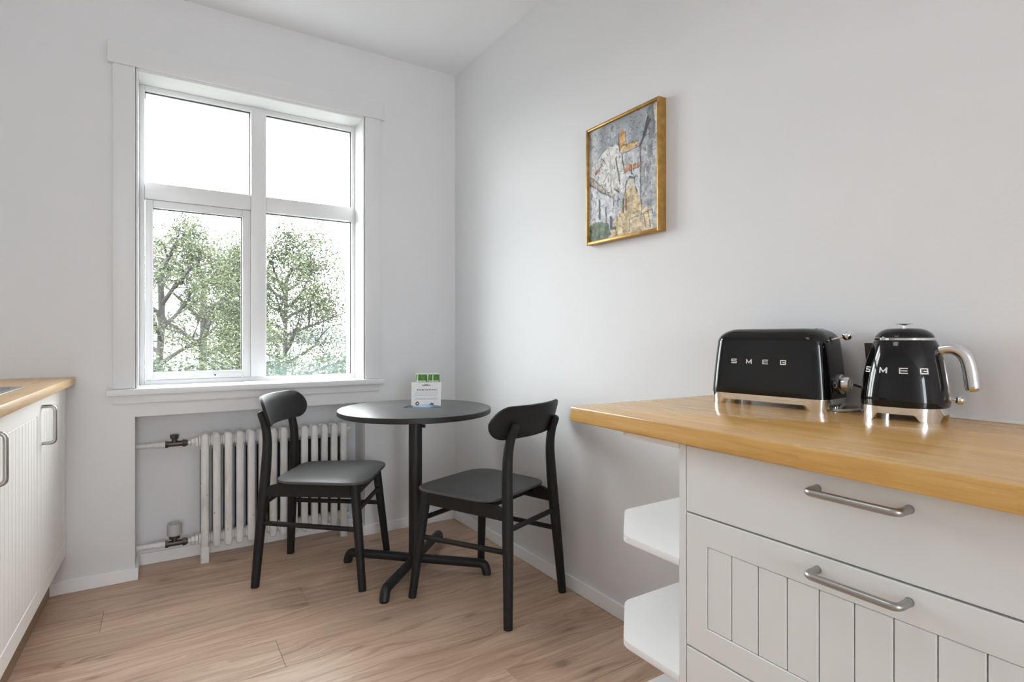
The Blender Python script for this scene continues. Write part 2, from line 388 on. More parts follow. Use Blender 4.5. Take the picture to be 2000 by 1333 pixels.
for x0, x1, z0, z1, mk in panes:
    b = B(); box(b, (0, -.002, 0), (x1-x0, .002, z1-z0)); obj('pane', b, M[mk], win, smooth=0, loc=(x0, GY-YW, z0-.85))
    g = .004; b = B()
    for a, c in (((0, 0), (g*.6, z1-z0)), ((x1-x0-g, 0), (x1-x0, z1-z0)), ((g*.6, z1-z0-g), (x1-x0-g, z1-z0)), ((g*.6, 0), (x1-x0-g, g*.5))):
        box(b, (a[0], -.005, a[1]), (c[0], .005, c[1]))
    obj('gasket', b, M['gasket'], win, smooth=0, loc=(x0, GY-YW, z0-.85))

# ------------------------------------------------------------------ radiator in the niche
RY = 3.052
rad = tag(empty('radiator', (.527, RY, 0)), 'old white cast iron column radiator in the niche under the window', 'radiator')
NS, PX = 14, .0509
x00 = -.331
def sect():
    b = B(); L = []
    # front column: rounded bar with domed ends
    for z, s in ((.062, .3), (.066, .7), (.075, .95), (.09, 1), (.59, 1), (.604, .95), (.613, .7), (.617, .3)):
        L.append([(p[0]*s, p[1]*s, z) for p in rrect(.0175, .018, .0125, 4)])
    rings(b, L)
    for z in (.105, .575):                                   # hubs that join the columns
        L = []
        for x, r in ((-.0253, .024), (-.023, .028), (.023, .028), (.0253, .024)):
            L.append([(x, .034+r*1.05*math.cos(2*PI*k/16), z+r*math.sin(2*PI*k/16)) for k in range(16)])
        rings(b, L)
    for z0, zz in ((.535, (.535, .59, .604, .612)), (.066, (.125, .09, .075, .066))):   # pale heads of the rear column
        rings(b, [[(p[0]*q, .064+p[1]*q, z) for p in rrect(.017, .0165, .01, 4)] for z, q in zip(zz, (1, 1, .95, .5))])
    return finish(b, 'section', M['oldpaint'])
def sect_rear():  # dark middle of the rear column, makes the gaps between columns dark
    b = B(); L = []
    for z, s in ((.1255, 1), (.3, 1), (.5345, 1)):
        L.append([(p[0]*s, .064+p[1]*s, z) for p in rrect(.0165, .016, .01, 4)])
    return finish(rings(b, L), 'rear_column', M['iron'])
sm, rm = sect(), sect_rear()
for i in range(NS):
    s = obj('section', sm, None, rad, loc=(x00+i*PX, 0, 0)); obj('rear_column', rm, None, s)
for i in (0, NS-1):
    b = B(); L = []
    for z, s in ((.0005, 1.0), (.02, .98), (.05, 1.02), (.075, 1.0)): L.append([(x00+i*PX+p[0]*s, p[1]*s, z) for p in rrect(.0185, .018, .006, 3)])
    obj('leg', rings(b, L), M['oldpaint'], rad)
b = B(); cyl(b, (x00+(NS-1)*PX+.026, .034, .575), (x00+(NS-1)*PX+.036, .034, .575), .022, n=8); cyl(b, (x00+(NS-1)*PX+.036, .034, .575), (x00+(NS-1)*PX+.046, .034, .575), .012, n=6)
obj('end_plug', b, M['oldpaint'], rad)
b = B(); cyl(b, (x00+(NS-1)*PX+.026, .034, .105), (x00+(NS-1)*PX+.036, .034, .105), .022, n=8); obj('end_plug', b, M['oldpaint'], rad)
xl = .527+x00-.026                                       # left face of the first section
PY = RY+.034
def pipe(z, name, label):
    t = tag(empty(name, (NX0, PY, z)), label, 'pipe')
    X = lambda v: v-NX0
    b = B(); tube(b, fillet([(0.001, .02, -.003), (.10, .012, 0), (X(.035), 0, 0)], .03), .0125, 14); cyl(b, (X(-.005), .004, 0), (X(.035), 0, 0), .0155, n=12)
    obj('pipe', b, M['oldpaint'], t)
    b = B()
    for x0, x1, r, n in ((xl-.014, xl-.001, .024, 6), (xl-.030, xl-.015, .021, 6), (xl-.043, xl-.031, .012, 14)): cyl(b, (X(x0), 0, 0), (X(x1), 0, 0), r, n=n, bev=.002)
    obj('union_nut', b, M['oldpaint'], t)
    b = B(); cyl(b, (X(.036), 0, 0), (X(xl-.044), 0, 0), .013, n=16); cyl(b, (X(.034), 0, 0), (X(.047), 0, 0), .017, n=6); cyl(b, (X(xl-.066), 0, 0), (X(xl-.05), 0, 0), .018, n=6)
    cyl(b, (X(.072), 0, .0), (X(.072), 0, .022), .011, n=12)
    obj('valve_body', b, M['brass'], t)
    return t, X
t, X = pipe(.575, 'heating_pipe', 'upper white heating pipe with small metal valve entering the radiator top')
b = B(); cyl(b, (X(.072), 0, .023), (X(.072), 0, .045), .017, .019, n=8, bev=.003); obj('valve_knob', b, M['brass'], t)
t, X = pipe(.105, 'heating_pipe', 'lower white heating pipe with grey thermostat head entering the radiator bottom')
b = B(); cyl(b, (X(.072), 0, .023), (X(.072), 0, .036), .022, n=18); obj('valve_collar', b, M['brass'], t)
b = B(); lathe(b, [(.026, .037), (.031, .042), (.031, .085), (.029, .092), (.021, .093), (.018, .088)], 28, Matrix.Translation((X(.072), 0, 0))); obj('thermostat_head', b, M['valvecap'], t)

# ------------------------------------------------------------------ left kitchen run (set at a slight angle to the room)
LR = math.radians(-1.75)
# local frame: origin at the far front corner of the cabinet faces, +y to the window wall, +x into the room
left0 = Vector((-.322, YW-.004, 0))
def lempty(name, z=0): return empty(name, (left0.x, left0.y, z), LR)
wt = lempty('worktop', 0)
tag(wt, 'pale wooden worktop holding the steel sink along the left side', 'worktop')
SX0, SX1, SY0, SY1 = -.47, -.047, -1.05, -.525          # sink cut-out
b = B()
TX0, TX1, TYN, TZ0, TZ1 = -.615, .033, -1.75, .879, .912
def top_with_hole(b):
    for a, c in (((TX0, SY1), (TX1, 0)), ((TX0, TYN), (TX1, SY0)), ((TX0, SY0), (SX0, SY1)), ((SX1, SY0), (TX1, SY1))): box(b, (*a, TZ0), (*c, TZ1))
    bmesh.ops.remove_doubles(b, verts=b.verts[:], dist=1e-5)
    bmesh.ops.dissolve_limit(b, angle_limit=.01, verts=b.verts[:], edges=b.edges[:])
box(b, (SX1, TYN, TZ0), (TX1, 0, TZ1), .004); box(b, (TX0, TYN, TZ0), (SX0, 0, TZ1)); box(b, (SX0, SY1, TZ0), (SX1, 0, TZ1)); box(b, (SX0, TYN, TZ0), (SX1, SY0, TZ1))
obj('top_board', b, M['beechtop'], wt)
sk = tag(empty('sink', (0, 0, 0)), 'stainless steel inset sink in the left worktop', 'sink'); sk.location = wt.location; sk.rotation_euler = wt.rotation_euler
b = B(); L = []
cx, cy, hx, hy = (SX0+SX1)/2, (SY0+SY1)/2, (SX1-SX0)/2, (SY1-SY0)/2
for d, z in ((.014, .9125), (.012, .9145), (-.010, .9145), (-.014, .912), (-.018, .88), (-.03, .77), (-.05, .752)): L.append([(cx+p[0], cy+p[1], z) for p in rrect(hx+d, hy+d, .035, 6)])
rings(b, L, cap0=False); obj('basin', b, M['steel'], sk)
b = B(); lathe(b, [(.036, .753), (.036, .756), (.028, .757), (.02, .754)], 20, Matrix.Translation((cx, cy, 0))); obj('drain', b, M['chrome'], sk)

def dhandle(a, bb, out, r=.006, bend=.016):
    """bow handle from foot a to foot bb standing off along out"""
    a, bb, out = Vector(a), Vector(bb), Vector(out); bm = B(); tube(bm, fillet([a, a+out, bb+out, bb], bend, 7), r, 14)
    d = out.normalized()
    for p in (a, bb): cyl(bm, p, p+d*.002, r*1.1, n=14)
    return bm
def beaded_front(y0, y1, z0, z1, x, inset, pitch, th=.018):
    """frame of a door front in the y-z plane facing +x; returns frame bmesh and board boxes"""
    iy0, iy1, iz0, iz1 = y0+inset[0], y1-inset[1], z0+inset[2], z1-inset[3]
    fr = B(); X0, X1 = x-th, x
    bev = .0015
    R4 = lambda x_, ya, yb, za, zb: [fr.verts.new(p) for p in ((x_, ya, za), (x_, yb, za), (x_, yb, zb), (x_, ya, zb))]
    ob, of_, ib, if_ = R4(X0, y0, y1, z0, z1), R4(X1, y0, y1, z0, z1), R4(X0, iy0, iy1, iz0, iz1), R4(X1, iy0, iy1, iz0, iz1)
    for P_, Q_ in ((ob, of_), (of_, if_), (if_, ib), (ib, ob)):
        for i in range(4): fr.faces.new((P_[i], P_[(i+1) % 4], Q_[(i+1) % 4], Q_[i]))
    es = [e for e in fr.edges if all(v in of_ for v in e.verts) or all(v in if_ for v in e.verts)]
    bmesh.ops.bevel(fr, geom=es, offset=bev, segments=1, affect='EDGES')
    box(fr, (X0, iy0, iz0), (X0+.008, iy1, iz1))
    boards = []; y = iy1
    while y > iy0+.006:
        ya = max(y-pitch, iy0); boards.append((ya, y)); y -= pitch
    return fr, boards, iz0, iz1
def boards_on(door, boards, iz0, iz1, x, m, gap=.0010, drop=.0012, bev=.0014):
    for ya, yb in boards:
        b = B(); box(b, (x-.011, ya+gap, iz0+gap), (x-drop, yb-gap, iz1-gap), bev, 1); obj('board', b, m, door, smooth=20)
def left_cab(ya, yb, label, hy):
    t = tag(lempty('base_cabinet'), label, 'cabinet', 'left base cabinets')
    b = B(); box(b, (-.58, ya+.0015, .16), (-.0195, yb-.0015, .742)); obj('carcass', b, M['door_white'], t)
    fr, bo, z0, z1 = beaded_front(ya+.0015, yb-.0015, .162, .872, 0, (.055, .055, .06, .06), .0405)
    d = obj('door', fr, M['door_white'], t, smooth=20); boards_on(d, bo, z0, z1, 0, M['door_white'])
    h = dhandle((0, hy, .838), (0, hy, .709), (.036, 0, 0)); obj('handle', h, M['steel'], d)
    return t
left_cab(-.488, -.001, 'white beaded base cabinet on the left, next to the window wall', -.472)
left_cab(-1.155, -.489, 'white beaded base cabinet under the sink, cut by the left photo edge', -1.12)
b = B(); box(b, (-.09, -1.6, 0.001), (-.052, -.001, .159)); pl = obj('plinth', b, M['plinth']); pl.location = left0; pl.rotation_euler = (0, 0, LR)
tag(pl, 'brown kickboard under the white base cabinets on the left', 'kickboard')

# ------------------------------------------------------------------ right kitchen run
rt = tag(empty('worktop', (0, 0, 0)), 'honey coloured oak worktop under the black toaster and kettle', 'worktop')
b = B(); prism(b, roundpoly([(.905, 1.146), (.878, .085), (XW-.0005, .085), (XW-.0005, 1.132)], [.012, 0, 0, 0], 5), .8635, .900, .003, 2); obj('top_board', b, M['oaktop'], rt)
b = B(); prism(b, [(XW-.006, 1.13), (XW-.006, .09), (XW-.0004, .09), (XW-.0004, 1.13)], .9003, .9048); obj('sealant_bead', b, M['shelf'], rt)
FX = .925                                                # cabinet faces
YD1, YD0 = .781, .107
cab = tag(empty('drawer_cabinet', (FX, (YD0+YD1)/2, 0)), 'pale grey drawer cabinet with three fronts under the oak worktop', 'cabinet')
CY = (YD0+YD1)/2
def cobj(name, b, m, parent=None, smooth=20):
    """built in world coordinates; moved into the cabinet's frame"""
    bmesh.ops.translate(b, verts=b.verts[:], vec=(-FX, -CY, 0)); return obj(name, b, m, parent or cab, smooth)
b = B(); box(b, (FX+.020, YD0, .10), (XW-.02, YD1, .8625)); cobj('carcass', b, M['shelf'])
b = B(); box(b, (FX, YD1+.0015, 0.0005), (XW-.018, YD1+.0185, .8625), .001, 1); cobj('end_panel', b, M['laminate'])
b = B(); box(b, (FX+.055, YD0, 0.0005), (FX+.07, YD1, .099)); cobj('plinth', b, M['shelf'])
def mirror_front(bm):
    # fronts are built facing +x; turn them to face -x about the face plane
    bmesh.ops.scale(bm, vec=(-1, 1, 1), verts=bm.verts[:]); bmesh.ops.reverse_faces(bm, faces=bm.faces[:])
zs = [(.7205, .856), (.4455, .717), (.105, .442)]
for i, (z0, z1) in enumerate(zs):
    y0, y1 = YD0+.0015, YD1-.0005
    if i == 0:
        b = B(); box(b, (FX, y0, z0), (FX+.018, y1, z1), .0018, 2); d = cobj('drawer', b, M['laminate'])
    else:
        fr, bo, a0, a1 = beaded_front(y0, y1, z0, z1, 0, (.05, .051, .052, .056), .0556)
        mirror_front(fr); bmesh.ops.translate(fr, verts=fr.verts[:], vec=(FX, 0, 0)); d = cobj('drawer', fr, M['laminate'])
        for ya, yb in bo:
            b = B(); box(b, (FX+.0012, ya+.0009, a0+.0009), (FX+.011, yb-.0009, a1-.0009), .0013, 1); cobj('board', b, M['laminate'], d)
    hz = (.829, .694, .40)[i]
    h = dhandle((FX, .5085, hz), (FX, .3745, hz), (-.036, 0, 0), .0062, .013); cobj('handle', h, M['steel'], d, 40)
# open corner shelves on the end of the cabinet
sh = tag(empty('end_shelf', (1.2, .95, 0)), 'open white shelves with cut front corners between cabinet and wall', 'shelf unit')
for z0, z1 in ((.8455, .8625), (.599, .615), (.353, .369), (.107, .123)):
    b = B(); prism(b, [(p[0]-1.2, p[1]-.95) for p in roundpoly([(FX+.001, YD1+.0195), (FX+.001, .966), (1.065, 1.106), (XW-.0135, 1.106), (XW-.0135, YD1+.0195)], [0, .02, .02, 0, 0], 5)], z0, z1, .001, 1)
    obj('shelf_board', b, M['shelf'], sh)
b = B(); box(b, (XW-.013-1.2, YD1+.02-.95, .057), (XW-.002-1.2, 1.104-.95, .8625)); obj('back_board', b, M['wall'], sh)
b = B(); box(b, (FX+.05-1.2, YD1+.02-.95, .0005), (XW-.02-1.2, YD1+.036-.95, .8450)); 

# ------------------------------------------------------------------ bistro table
TC = Vector((1.022, 2.445, 0))
tb = tag(empty('bistro_table', TC), 'round black bistro table on a four-spoke foot between two chairs', 'table')
b = B(); lathe(b, [(.345, .7245), (.3495, .727), (.351, .731), (.351, .746), (.3495, .7492), (.3475, .75)], 96); ttop = obj('tabletop', b, M['blacklam'], tb)
b = B(); lathe(b, [(.3500, .7265), (.3522, .7285), (.3522, .7470), (.3505, .7488), (.3500, .7265)], 96, cap0=False, cap1=False); obj('edge_shade', b, M['blackmetal'], ttop)  # added dark ring: shade on the tabletop edge put into its colour
b = B(); cyl(b, (0, 0, .03), (0, 0, .715), .031, n=32); lathe(b, [(.12, .7175), (.12, .724)], 32); cyl(b, (0, 0, .70), (0, 0, .7175), .05, n=32); obj('column', b, M['blackmetal'], tb)
b = B(); cyl(b, (.02, -.02, .665), (.034, -.034, .665), .008, n=12); obj('locking_knob', b, M['blackmetal'], tb)
for q in range(4):
    a = math.radians(45+90*q+1.0); d = Vector((math.cos(a), math.sin(a), 0))
    pts = fillet([d*.022+Vector((0, 0, .048)), d*.333+Vector((0, 0, .048)), d*.345+Vector((0, 0, .004))], .04, 9)
    b = B(); tube(b, pts, .0205, 18); f = obj('foot', b, M['blackmetal'], tb)
    b = B(); cyl(b, d*.345, d*.345+Vector((0, 0, .005)), .018, n=16); obj('glide', b, M['rubber'], f)

# ------------------------------------------------------------------ dining chairs
def chair(name, label, loc, ang):
    t = tag(empty(name, loc, ang), label, 'chair', 'black chairs at the bistro table')
    m = M['blackwood']
    # seat
    out = roundpoly([(-.198, -.165), (.198, -.165), (.232, .248), (-.232, .248)], [.085, .085, .115, .115], 9)
    b = B(); L = []
    for s, z in ((.985, .4495), (.998, .4515), (1.0, .4545), (1.0, .4575), (.996, .4605), (.985, .462), (.55, .4595), (.2, .458)):
        L.append([(p[0]*s, .03+(p[1]-.03)*s, z-.003*max(0, (abs(p[0]*s)/.22))**3*(1 if s > .9 else 0)-.005*max(0, (p[1]*s-.15)/.1)**2*(1 if s > .9 else 0)) for p in out])
    obj('seat', rings(b, L), M['blackseat'], t, 50)
    # legs
    rear = [(.191, -.239, 0), (.176, -.227, .2), (.161, -.214, .40), (.154, -.207, .52), (.148, -.205, .62), (.144, -.215, .69), (.141, -.234, .742)]
    fr = [(.223, .235, 0), (.203, .213, .22), (.1825, .1905, .446)]
    P = {}
    for s in (-1, 1):
        b = B(); pts = smoothpath([(s*x, y, z) for x, y, z in rear], 6)
        rr = [.0175+.004*min(1, p.z/.35)-.0045*max(0, (p.z-.5)/.25) for p in pts]
        end = pts[-1]; d = (pts[-1]-pts[-2]).normalized()
        pts += [end+d*.006, end+d*.011, end+d*.013]; rr += [rr[-1]*.92, rr[-1]*.65, rr[-1]*.2]
        obj('leg', tube(b, pts, rr, 16), m, t)
        b = B(); pts = [Vector((s*x, y, z)) for x, y, z in fr]; obj('leg', tube(b, smoothpath(pts, 3), [.0165, .0172, .018, .0188, .0196, .0204, .021], 16), m, t)
        # side rail, thinner where it meets the rear leg
        b = B(); A = Vector((s*.163, -.200, 0)); C_ = Vector((s*.182, .178, 0)); n = 9; L = []
        for k in range(n+1):
            u = k/n; p = A.lerp(C_, u); top = .4475 if u > .3 else .428+.0195*(u/.3)**.5; bot = .386
            hw_ = .0105
            L.append([(p.x-hw_, p.y, bot+.003), (p.x-hw_+.003, p.y, bot), (p.x+hw_-.003, p.y, bot), (p.x+hw_, p.y, bot+.003), (p.x+hw_, p.y, top-.003), (p.x+hw_-.003, p.y, top), (p.x-hw_+.003, p.y, top), (p.x-hw_, p.y, top-.003)])
        obj('side_rail', rings(b, L), m, t)
        b = B(); cyl(b, (s*.1715, -.222, .272), (s*.200, .209, .252), .0105, n=14); obj('stretcher', b, m, t)
    b = B(); box(b, (-.168, .181, .388), (.168, .199, .4465), .003, 2); obj('front_rail', b, m, t)
    b = B(); box(b, (-.158, -.112, .410), (.158, -.092, .4465), .003, 2); obj('cross_rail', b, m, t)
    b = B(); cyl(b, (-.190, .202, .328), (.190, .202, .328), .0105, n=14); obj('stretcher', b, m, t)
    b = B(); cyl(b, (-.163, -.217, .352), (.163, -.217, .352), .0105, n=14); obj('stretcher', b, m, t)
    # curved backrest with rounded ends
    Wd, H, th = .454, .138, .015; b = B(); L = []; n = 40; zc = .754
    for k in range(n+1):
        u = -Wd/2+Wd*(.5-.5*math.cos(PI*k/n)); e = Wd/2-H/2-.004
        h_ = H/2 if abs(u) < e else H/2*math.sqrt(max(.0006, 1-((abs(u)-e)/(H/2+.004))**2))
        x = u*.985; y0 = -.2365+.058*(u/(Wd/2))**2; q = min(.4, .003/h_)
        lp = []
        for vv, tt in ((-1, -.2), (-1+q, -.5), (-.5, -.5), (0, -.5), (.5, -.5), (1-q, -.5), (1, -.2), (1, .2), (1-q, .5), (.5, .5), (0, .5), (-.5, .5), (-1+q, .5), (-1, .2)):
            z = vv*h_; lp.append((x, y0-z*.30+tt*th, zc+z*.955))
        L.append(lp)
    obj('backrest', rings(b, L), m, t, 50)
    return t
chair('dining_chair', 'black wooden chair left of the table, in front of the radiator', (.663, 2.659, 0), -.574-PI/2)
chair('dining_chair', 'black wooden chair right of the table, its back to the oak worktop', (1.188, 2.037, 0), 1.937-PI/2)

# ------------------------------------------------------------------ things on the table
def cam_face(p): return math.atan2(p[1], p[0])+PI/2      # turned to the room's middle
cardpos = Vector((1.098, 2.494, .75)); ca = math.atan2(-.48, .86)
# info card
card = tag(empty('info_card', cardpos, ca), 'small white printed card standing in front of the green packets on the table', 'card')
mc = paint('card_white', (.86, .86, .85), .5, 0); mink = mat('card_ink', (.06, .06, .07), .6); mgrey = mat('card_grey_ink', (.42, .42, .43), .6)
b = B(); L = []
CWd, CHt = .142, .112
b = B(); prof = [(-.006, 0), (.012, CHt), (.013, CHt), (-.005, 0)]
rings(b, [[(sx*CWd/2, p[0], p[1]) for p in prof] for sx in (-1, 1)]); obj('card_panel', b, mc, card)
def ink(name, x0, x1, z0, z1, m):
    b = B(); sl = .018/CHt
    pts = [(x0, z0), (x1, z0), (x1, z1), (x0, z1)]
    f = [b.verts.new((x, -.0066+z*sl, z)) for x, z in pts]; g = [b.verts.new((x, -.0058+z*sl, z)) for x, z in pts]
    b.faces.new(f); b.faces.new(g[::-1])
    for i in range(4): b.faces.new((f[i], f[(i+1) % 4], g[(i+1) % 4], g[i]))
    return obj(name, b, m, card, smooth=0)
def words(x0, x1, z, h, m, name):
    x = x0
    while x < x1-.003:
        L_ = random.uniform(.006, .016); ink(name, x, min(x+L_, x1), z, z+h, m); x += L_+.0025
words(-.046, .052, .0725, .0042, mink, 'headline')
for z, a, e in ((.063, -.05, .06), (.0545, -.055, .058), (.0465, -.055, .05), (.034, -.05, .055), (.0275, -.055, .05)): words(a, e, z, .0018, mgrey, 'text_line')
ink('logo', -.022, .02, .0955, .0985, mink); ink('logo', -.010, .008, .0985, .1025, mgrey)
b = B(); lathe(b, [(.0045, 0), (.009, 0), (.009, .0008), (.0045, .0008), (.0045, 0)], 20, Matrix.Translation((-.042, -.0045, .0105)) @ Matrix.Rotation(PI/2-.16, 4, 'X'), cap0=False, cap1=False); obj('printed_ring', b, mink, card)
b = B(); n = 0
pts = [(.012, .002), (.034, .002), (.036, .014), (.030, .010), (.026, .016), (.021, .009), (.012, .006)]
f = [b.verts.new((x, -.0069+z*.16, z)) for x, z in pts]; g = [b.verts.new((x, -.0058+z*.16, z)) for x, z in pts]; b.faces.new(f); b.faces.new(g[::-1])
for i in range(len(pts)): b.faces.new((f[i], f[(i+1) % len(pts)], g[(i+1) % len(pts)], g[i]))
obj('printed_picture', b, mat('picture_ink', (.05, .08, .14), .5), card, smooth=0)
# green packets
mg = mat('green_foil', (.075, .26, .02), .3); t_ = NT(mg); nn = t_.noise(t_.coords((1, 1, .5)), 45, 3)
t_.set(t_.b.inputs['Base Color'], t_.ramp(nn, [(.35, (.02, .10, .008)), (.55, (.06, .21, .016)), (.75, (.20, .38, .06))]))
mgw = mat('packet_white', (.80, .84, .74), .4)
def packet(x, label, split):
    t = tag(empty('packet', cardpos+Vector((x*math.cos(ca)-.034*math.sin(ca)*1, x*math.sin(ca)+.034*math.cos(ca), 0)), ca), label, 'packet', 'green packets behind the card')
    b = B(); L = []
    for z, w_, d in ((0.0005, .022, .010), (.03, .027, .0115), (.11, .0275, .010), (.143, .0265, .005), (.1475, .0265, .0012)): L.append([(p[0], p[1], z) for p in rrect(w_, d, min(d*.9, .006), 3)])
    obj('pouch', rings(b, L), mg, t)
    b = B(); box(b, (-.0268, -.002, .1476), (.0268, .002, .153), .0006, 1); obj('top_seal', b, mgw, t)
    b = B(); box(b, (split-.002, -.0126, .10), (split+.002, -.0085, .146)); obj('stripe', b, mgw, t)
    b = B(); box(b, (-.024, -.0121, .114), (.024, -.0098, .118)); obj('band', b, mgw, t)
    return t
packet(-.026, 'green packet behind the card, the left of the two', -.018)
packet(.034, 'green packet behind the card, the right of the two', -.004)
# slate-blue folded wrapper lying in front of the card
wp = tag(empty('wrapper', (1.062, 2.452, .75), ca), 'crumpled shiny blue packet lying in front of the white card', 'packet')
b = B(); rnd = random.Random(4); nx, ny = 26, 8
def wz(i, j):
    u, v = i/nx, j/ny; e = min(1, 6*u, 6*(1-u), 4*v, 4*(1-v)); return .0008+max(0, e)*(.0055+.003*math.sin(9*u+3*v)+rnd.uniform(-.0015, .002))
up = [[b.verts.new((-.088+.176*i/nx, -.026+.052*j/ny+.005*math.sin(i*.6), wz(i, j))) for j in range(ny+1)] for i in range(nx+1)]
lo = [[b.verts.new((v.co.x, v.co.y, .0003)) for v in r] for r in up]
for i in range(nx):
    for j in range(ny): b.faces.new((up[i][j], up[i+1][j], up[i+1][j+1], up[i][j+1])); b.faces.new((lo[i][j], lo[i][j+1], lo[i+1][j+1], lo[i+1][j]))
ed = [(i, 0) for i in range(nx+1)]+[(nx, j) for j in range(1, ny+1)]+[(i, ny) for i in range(nx-1, -1, -1)]+[(0, j) for j in range(ny-1, 0, -1)]
for (a, c), (d, e) in zip(ed, ed[1:]+ed[:1]): b.faces.new((up[a][c], lo[a][c], lo[d][e], up[d][e]))
mb = mat('blue_film', (.16, .24, .36), .25); t_ = NT(mb); sx = t_.n('SeparateXYZ', {0: t_.coords()}).outputs[0]
t_.set(t_.b.inputs['Base Color'], t_.ramp(t_.n('MapRange', {0: sx, 1: -.09, 2: .09}).outputs[0], [(.0, (.02, .02, .022)), (.22, (.03, .03, .035)), (.3, (.22, .32, .46)), (.7, (.20, .30, .45)), (.95, (.05, .09, .18))]))
obj('film', b, mb, wp)

# ------------------------------------------------------------------ lettering (raised strokes)
GL = {'S': [[(1, .93), (1, 1), (0, 1), (0, .5), (1, .5), (1, 0), (0, 0), (0, .07)]],
      'M': [[(0, 0), (0, 1), (.5, .15), (1, 1), (1, 0)]],
      'E': [[(1, 1), (0, 1), (0, 0), (1, 0)], [(0, .5), (.95, .5)]],
      'G': [[(1, .75), (1, 1), (0, 1), (0, 0), (1, 0), (1, .48), (.5, .48)]]}
def letter(ch, w_, h_, sw, depth):
    """stroked block letter in the x-z plane, front at y = -depth, centred"""
    b = B()
    for poly in GL[ch]:
        P = [Vector((-w_/2+x*w_, 0, -h_/2+z*h_)) for x, z in poly]
        for p, q in zip(P, P[1:]):
            d = (q-p); L_ = d.length; d.normalize(); nrm = Vector((-d.z, 0, d.x)); p2 = p-d*sw/2; q2 = q+d*sw/2
            lo_ = [p2-nrm*sw/2, q2-nrm*sw/2, q2+nrm*sw/2, p2+nrm*sw/2]
            A = [b.verts.new(v+Vector((0, -depth, 0))) for v in lo_]; C_ = [b.verts.new(v+Vector((0, .0015, 0))) for v in lo_]
            b.faces.new(A); b.faces.new(C_[::-1])
            for i in range(4): b.faces.new((A[i], A[(i+1) % 4], C_[(i+1) % 4], C_[i]))
    return b

# ------------------------------------------------------------------ toaster
CT = .9002
ta = math.atan2(-.994, .113)
to = tag(empty('toaster', (1.402, .882, CT), ta), 'glossy black long toaster with chrome lever and dial on the oak worktop', 'toaster')
def sect_t(z):
    """half length, half depth, corner radius at height z"""
    u = (z-.028)/.174
    a = .156-.010*u-.006*u*u; d = .077-.006*u-.004*u*u; e = max(0, (z-.168)/.034); r = .036
    k = 1-math.sqrt(max(0, 1-min(1, e)**2)); return a-.036*k, d-.036*k, max(.006, r)
b = B(); L = []
for z in [.0285, .030, .05, .08, .11, .14, .16, .168]+[.168+.034*math.sin(PI/2*i/9) for i in range(1, 10)]:
    a, d, r = sect_t(z); L.append([(p[0], p[1], z) for p in rrect(a, d, min(r, d*.9), 8)])
rings(b, L); shell = obj('shell', b, M['enamel'], to, 60)
b = B(); box(b, (-.112, -.022, .2008), (.112, .022, .2023), .0003, 1); obj('slot_surround', b, M['chrome'], to)
for yy in (0,):
    b = B(); box(b, (-.105, -.015, .2015), (.105, .015, .2025)); obj('bread_slot', b, M['shadowgap'], to)
def footed_base(outline, foot, z1, zb, inner):
    """chrome band with feet; foot(x, y) gives 0..1"""
    b = B(); L = []
    top = [(x, y, z1) for x, y in outline]
    bot = [(x*(1-.012*foot(x, y)), y*(1-.012*foot(x, y)), zb*(1-foot(x, y))) for x, y in outline]
    inb = [(x*inner, y*inner, zb*(1-foot(x, y))) for x, y in outline]; int_ = [(x*inner, y*inner, z1) for x, y in outline]
    n = len(outline); vs = [[b.verts.new(p) for p in l] for l in (top, bot, inb, int_)]
    for A, C_ in zip(vs, vs[1:]+vs[:1]):
        for i in range(n): b.faces.new((A[i], A[(i+1) % n], C_[(i+1) % n], C_[i]))
    c_ = [b.verts.new((x*inner, y*inner, zb+.002)) for x, y in outline]; b.faces.new(c_)
    return b
def dense(poly, step=.003):
    out = []
    for i in range(len(poly)):
        p, q = Vector(poly[i]), Vector(poly[(i+1) % len(poly)]); n = max(1, int((q-p).length/step))
        for k in range(n): v = p.lerp(q, k/n); out.append((v.x, v.y))
    return out
sstep = lambda x: max(0, min(1, x))
tfoot = lambda x, y: sstep((abs(x)-.108)/.010)*sstep((abs(y)-.036)/.008)
b = footed_base(dense(rrect(.155, .077, .035, 8)), tfoot, .0283, .0125, .90); obj('base', b, M['chrome'], to)
def yfront(z): return -sect_t(z)[1]
slope = math.atan2(yfront(.128)-yfront(.102), .026)
for ch, x in zip('SMEG', (-.079, -.037, .007, .053)):
    o = obj('letter', letter(ch, .0128, .0098, .0021, .0012), M['letter'], to, smooth=0, loc=(x, yfront(.1155)-.0002, .1155)); o.rotation_euler = (-slope, 0, 0)
ax = lambda z: sect_t(z)[0]
b = B(); cyl(b, (ax(.174)-.004, -.010, .1735), (ax(.174)+.0015, -.010, .174), .0085, n=16); obj('lever_socket', b, M['plastic'], to)
lv = B(); cyl(lv, (ax(.174), -.010, .174), (ax(.178)+.026, -.002, .181), .0022, n=10); lev = obj('lever', lv, M['chrome'], to)
b = B(); bmesh.ops.create_uvsphere(b, u_segments=24, v_segments=16, radius=.0112, matrix=Matrix.Translation((ax(.178)+.033, 0, .183))); obj('lever_ball', b, M['chrome'], lev)
kz = .063
b = B(); lathe(b, [(.0245, -.004), (.0245, .004), (.022, .0065), (.0185, .007)], 36, aim((ax(kz), .015, kz), (1, 0, .04))); kd = obj('dial', b, M['satin'], to)
b = B(); lathe(b, [(.0185, .007), (.0178, .021), (.0165, .0225), (.012, .0228), (.0118, .0218)], 36, aim((ax(kz), .015, kz), (1, 0, .04))); obj('dial_knob', b, M['satin'], kd)
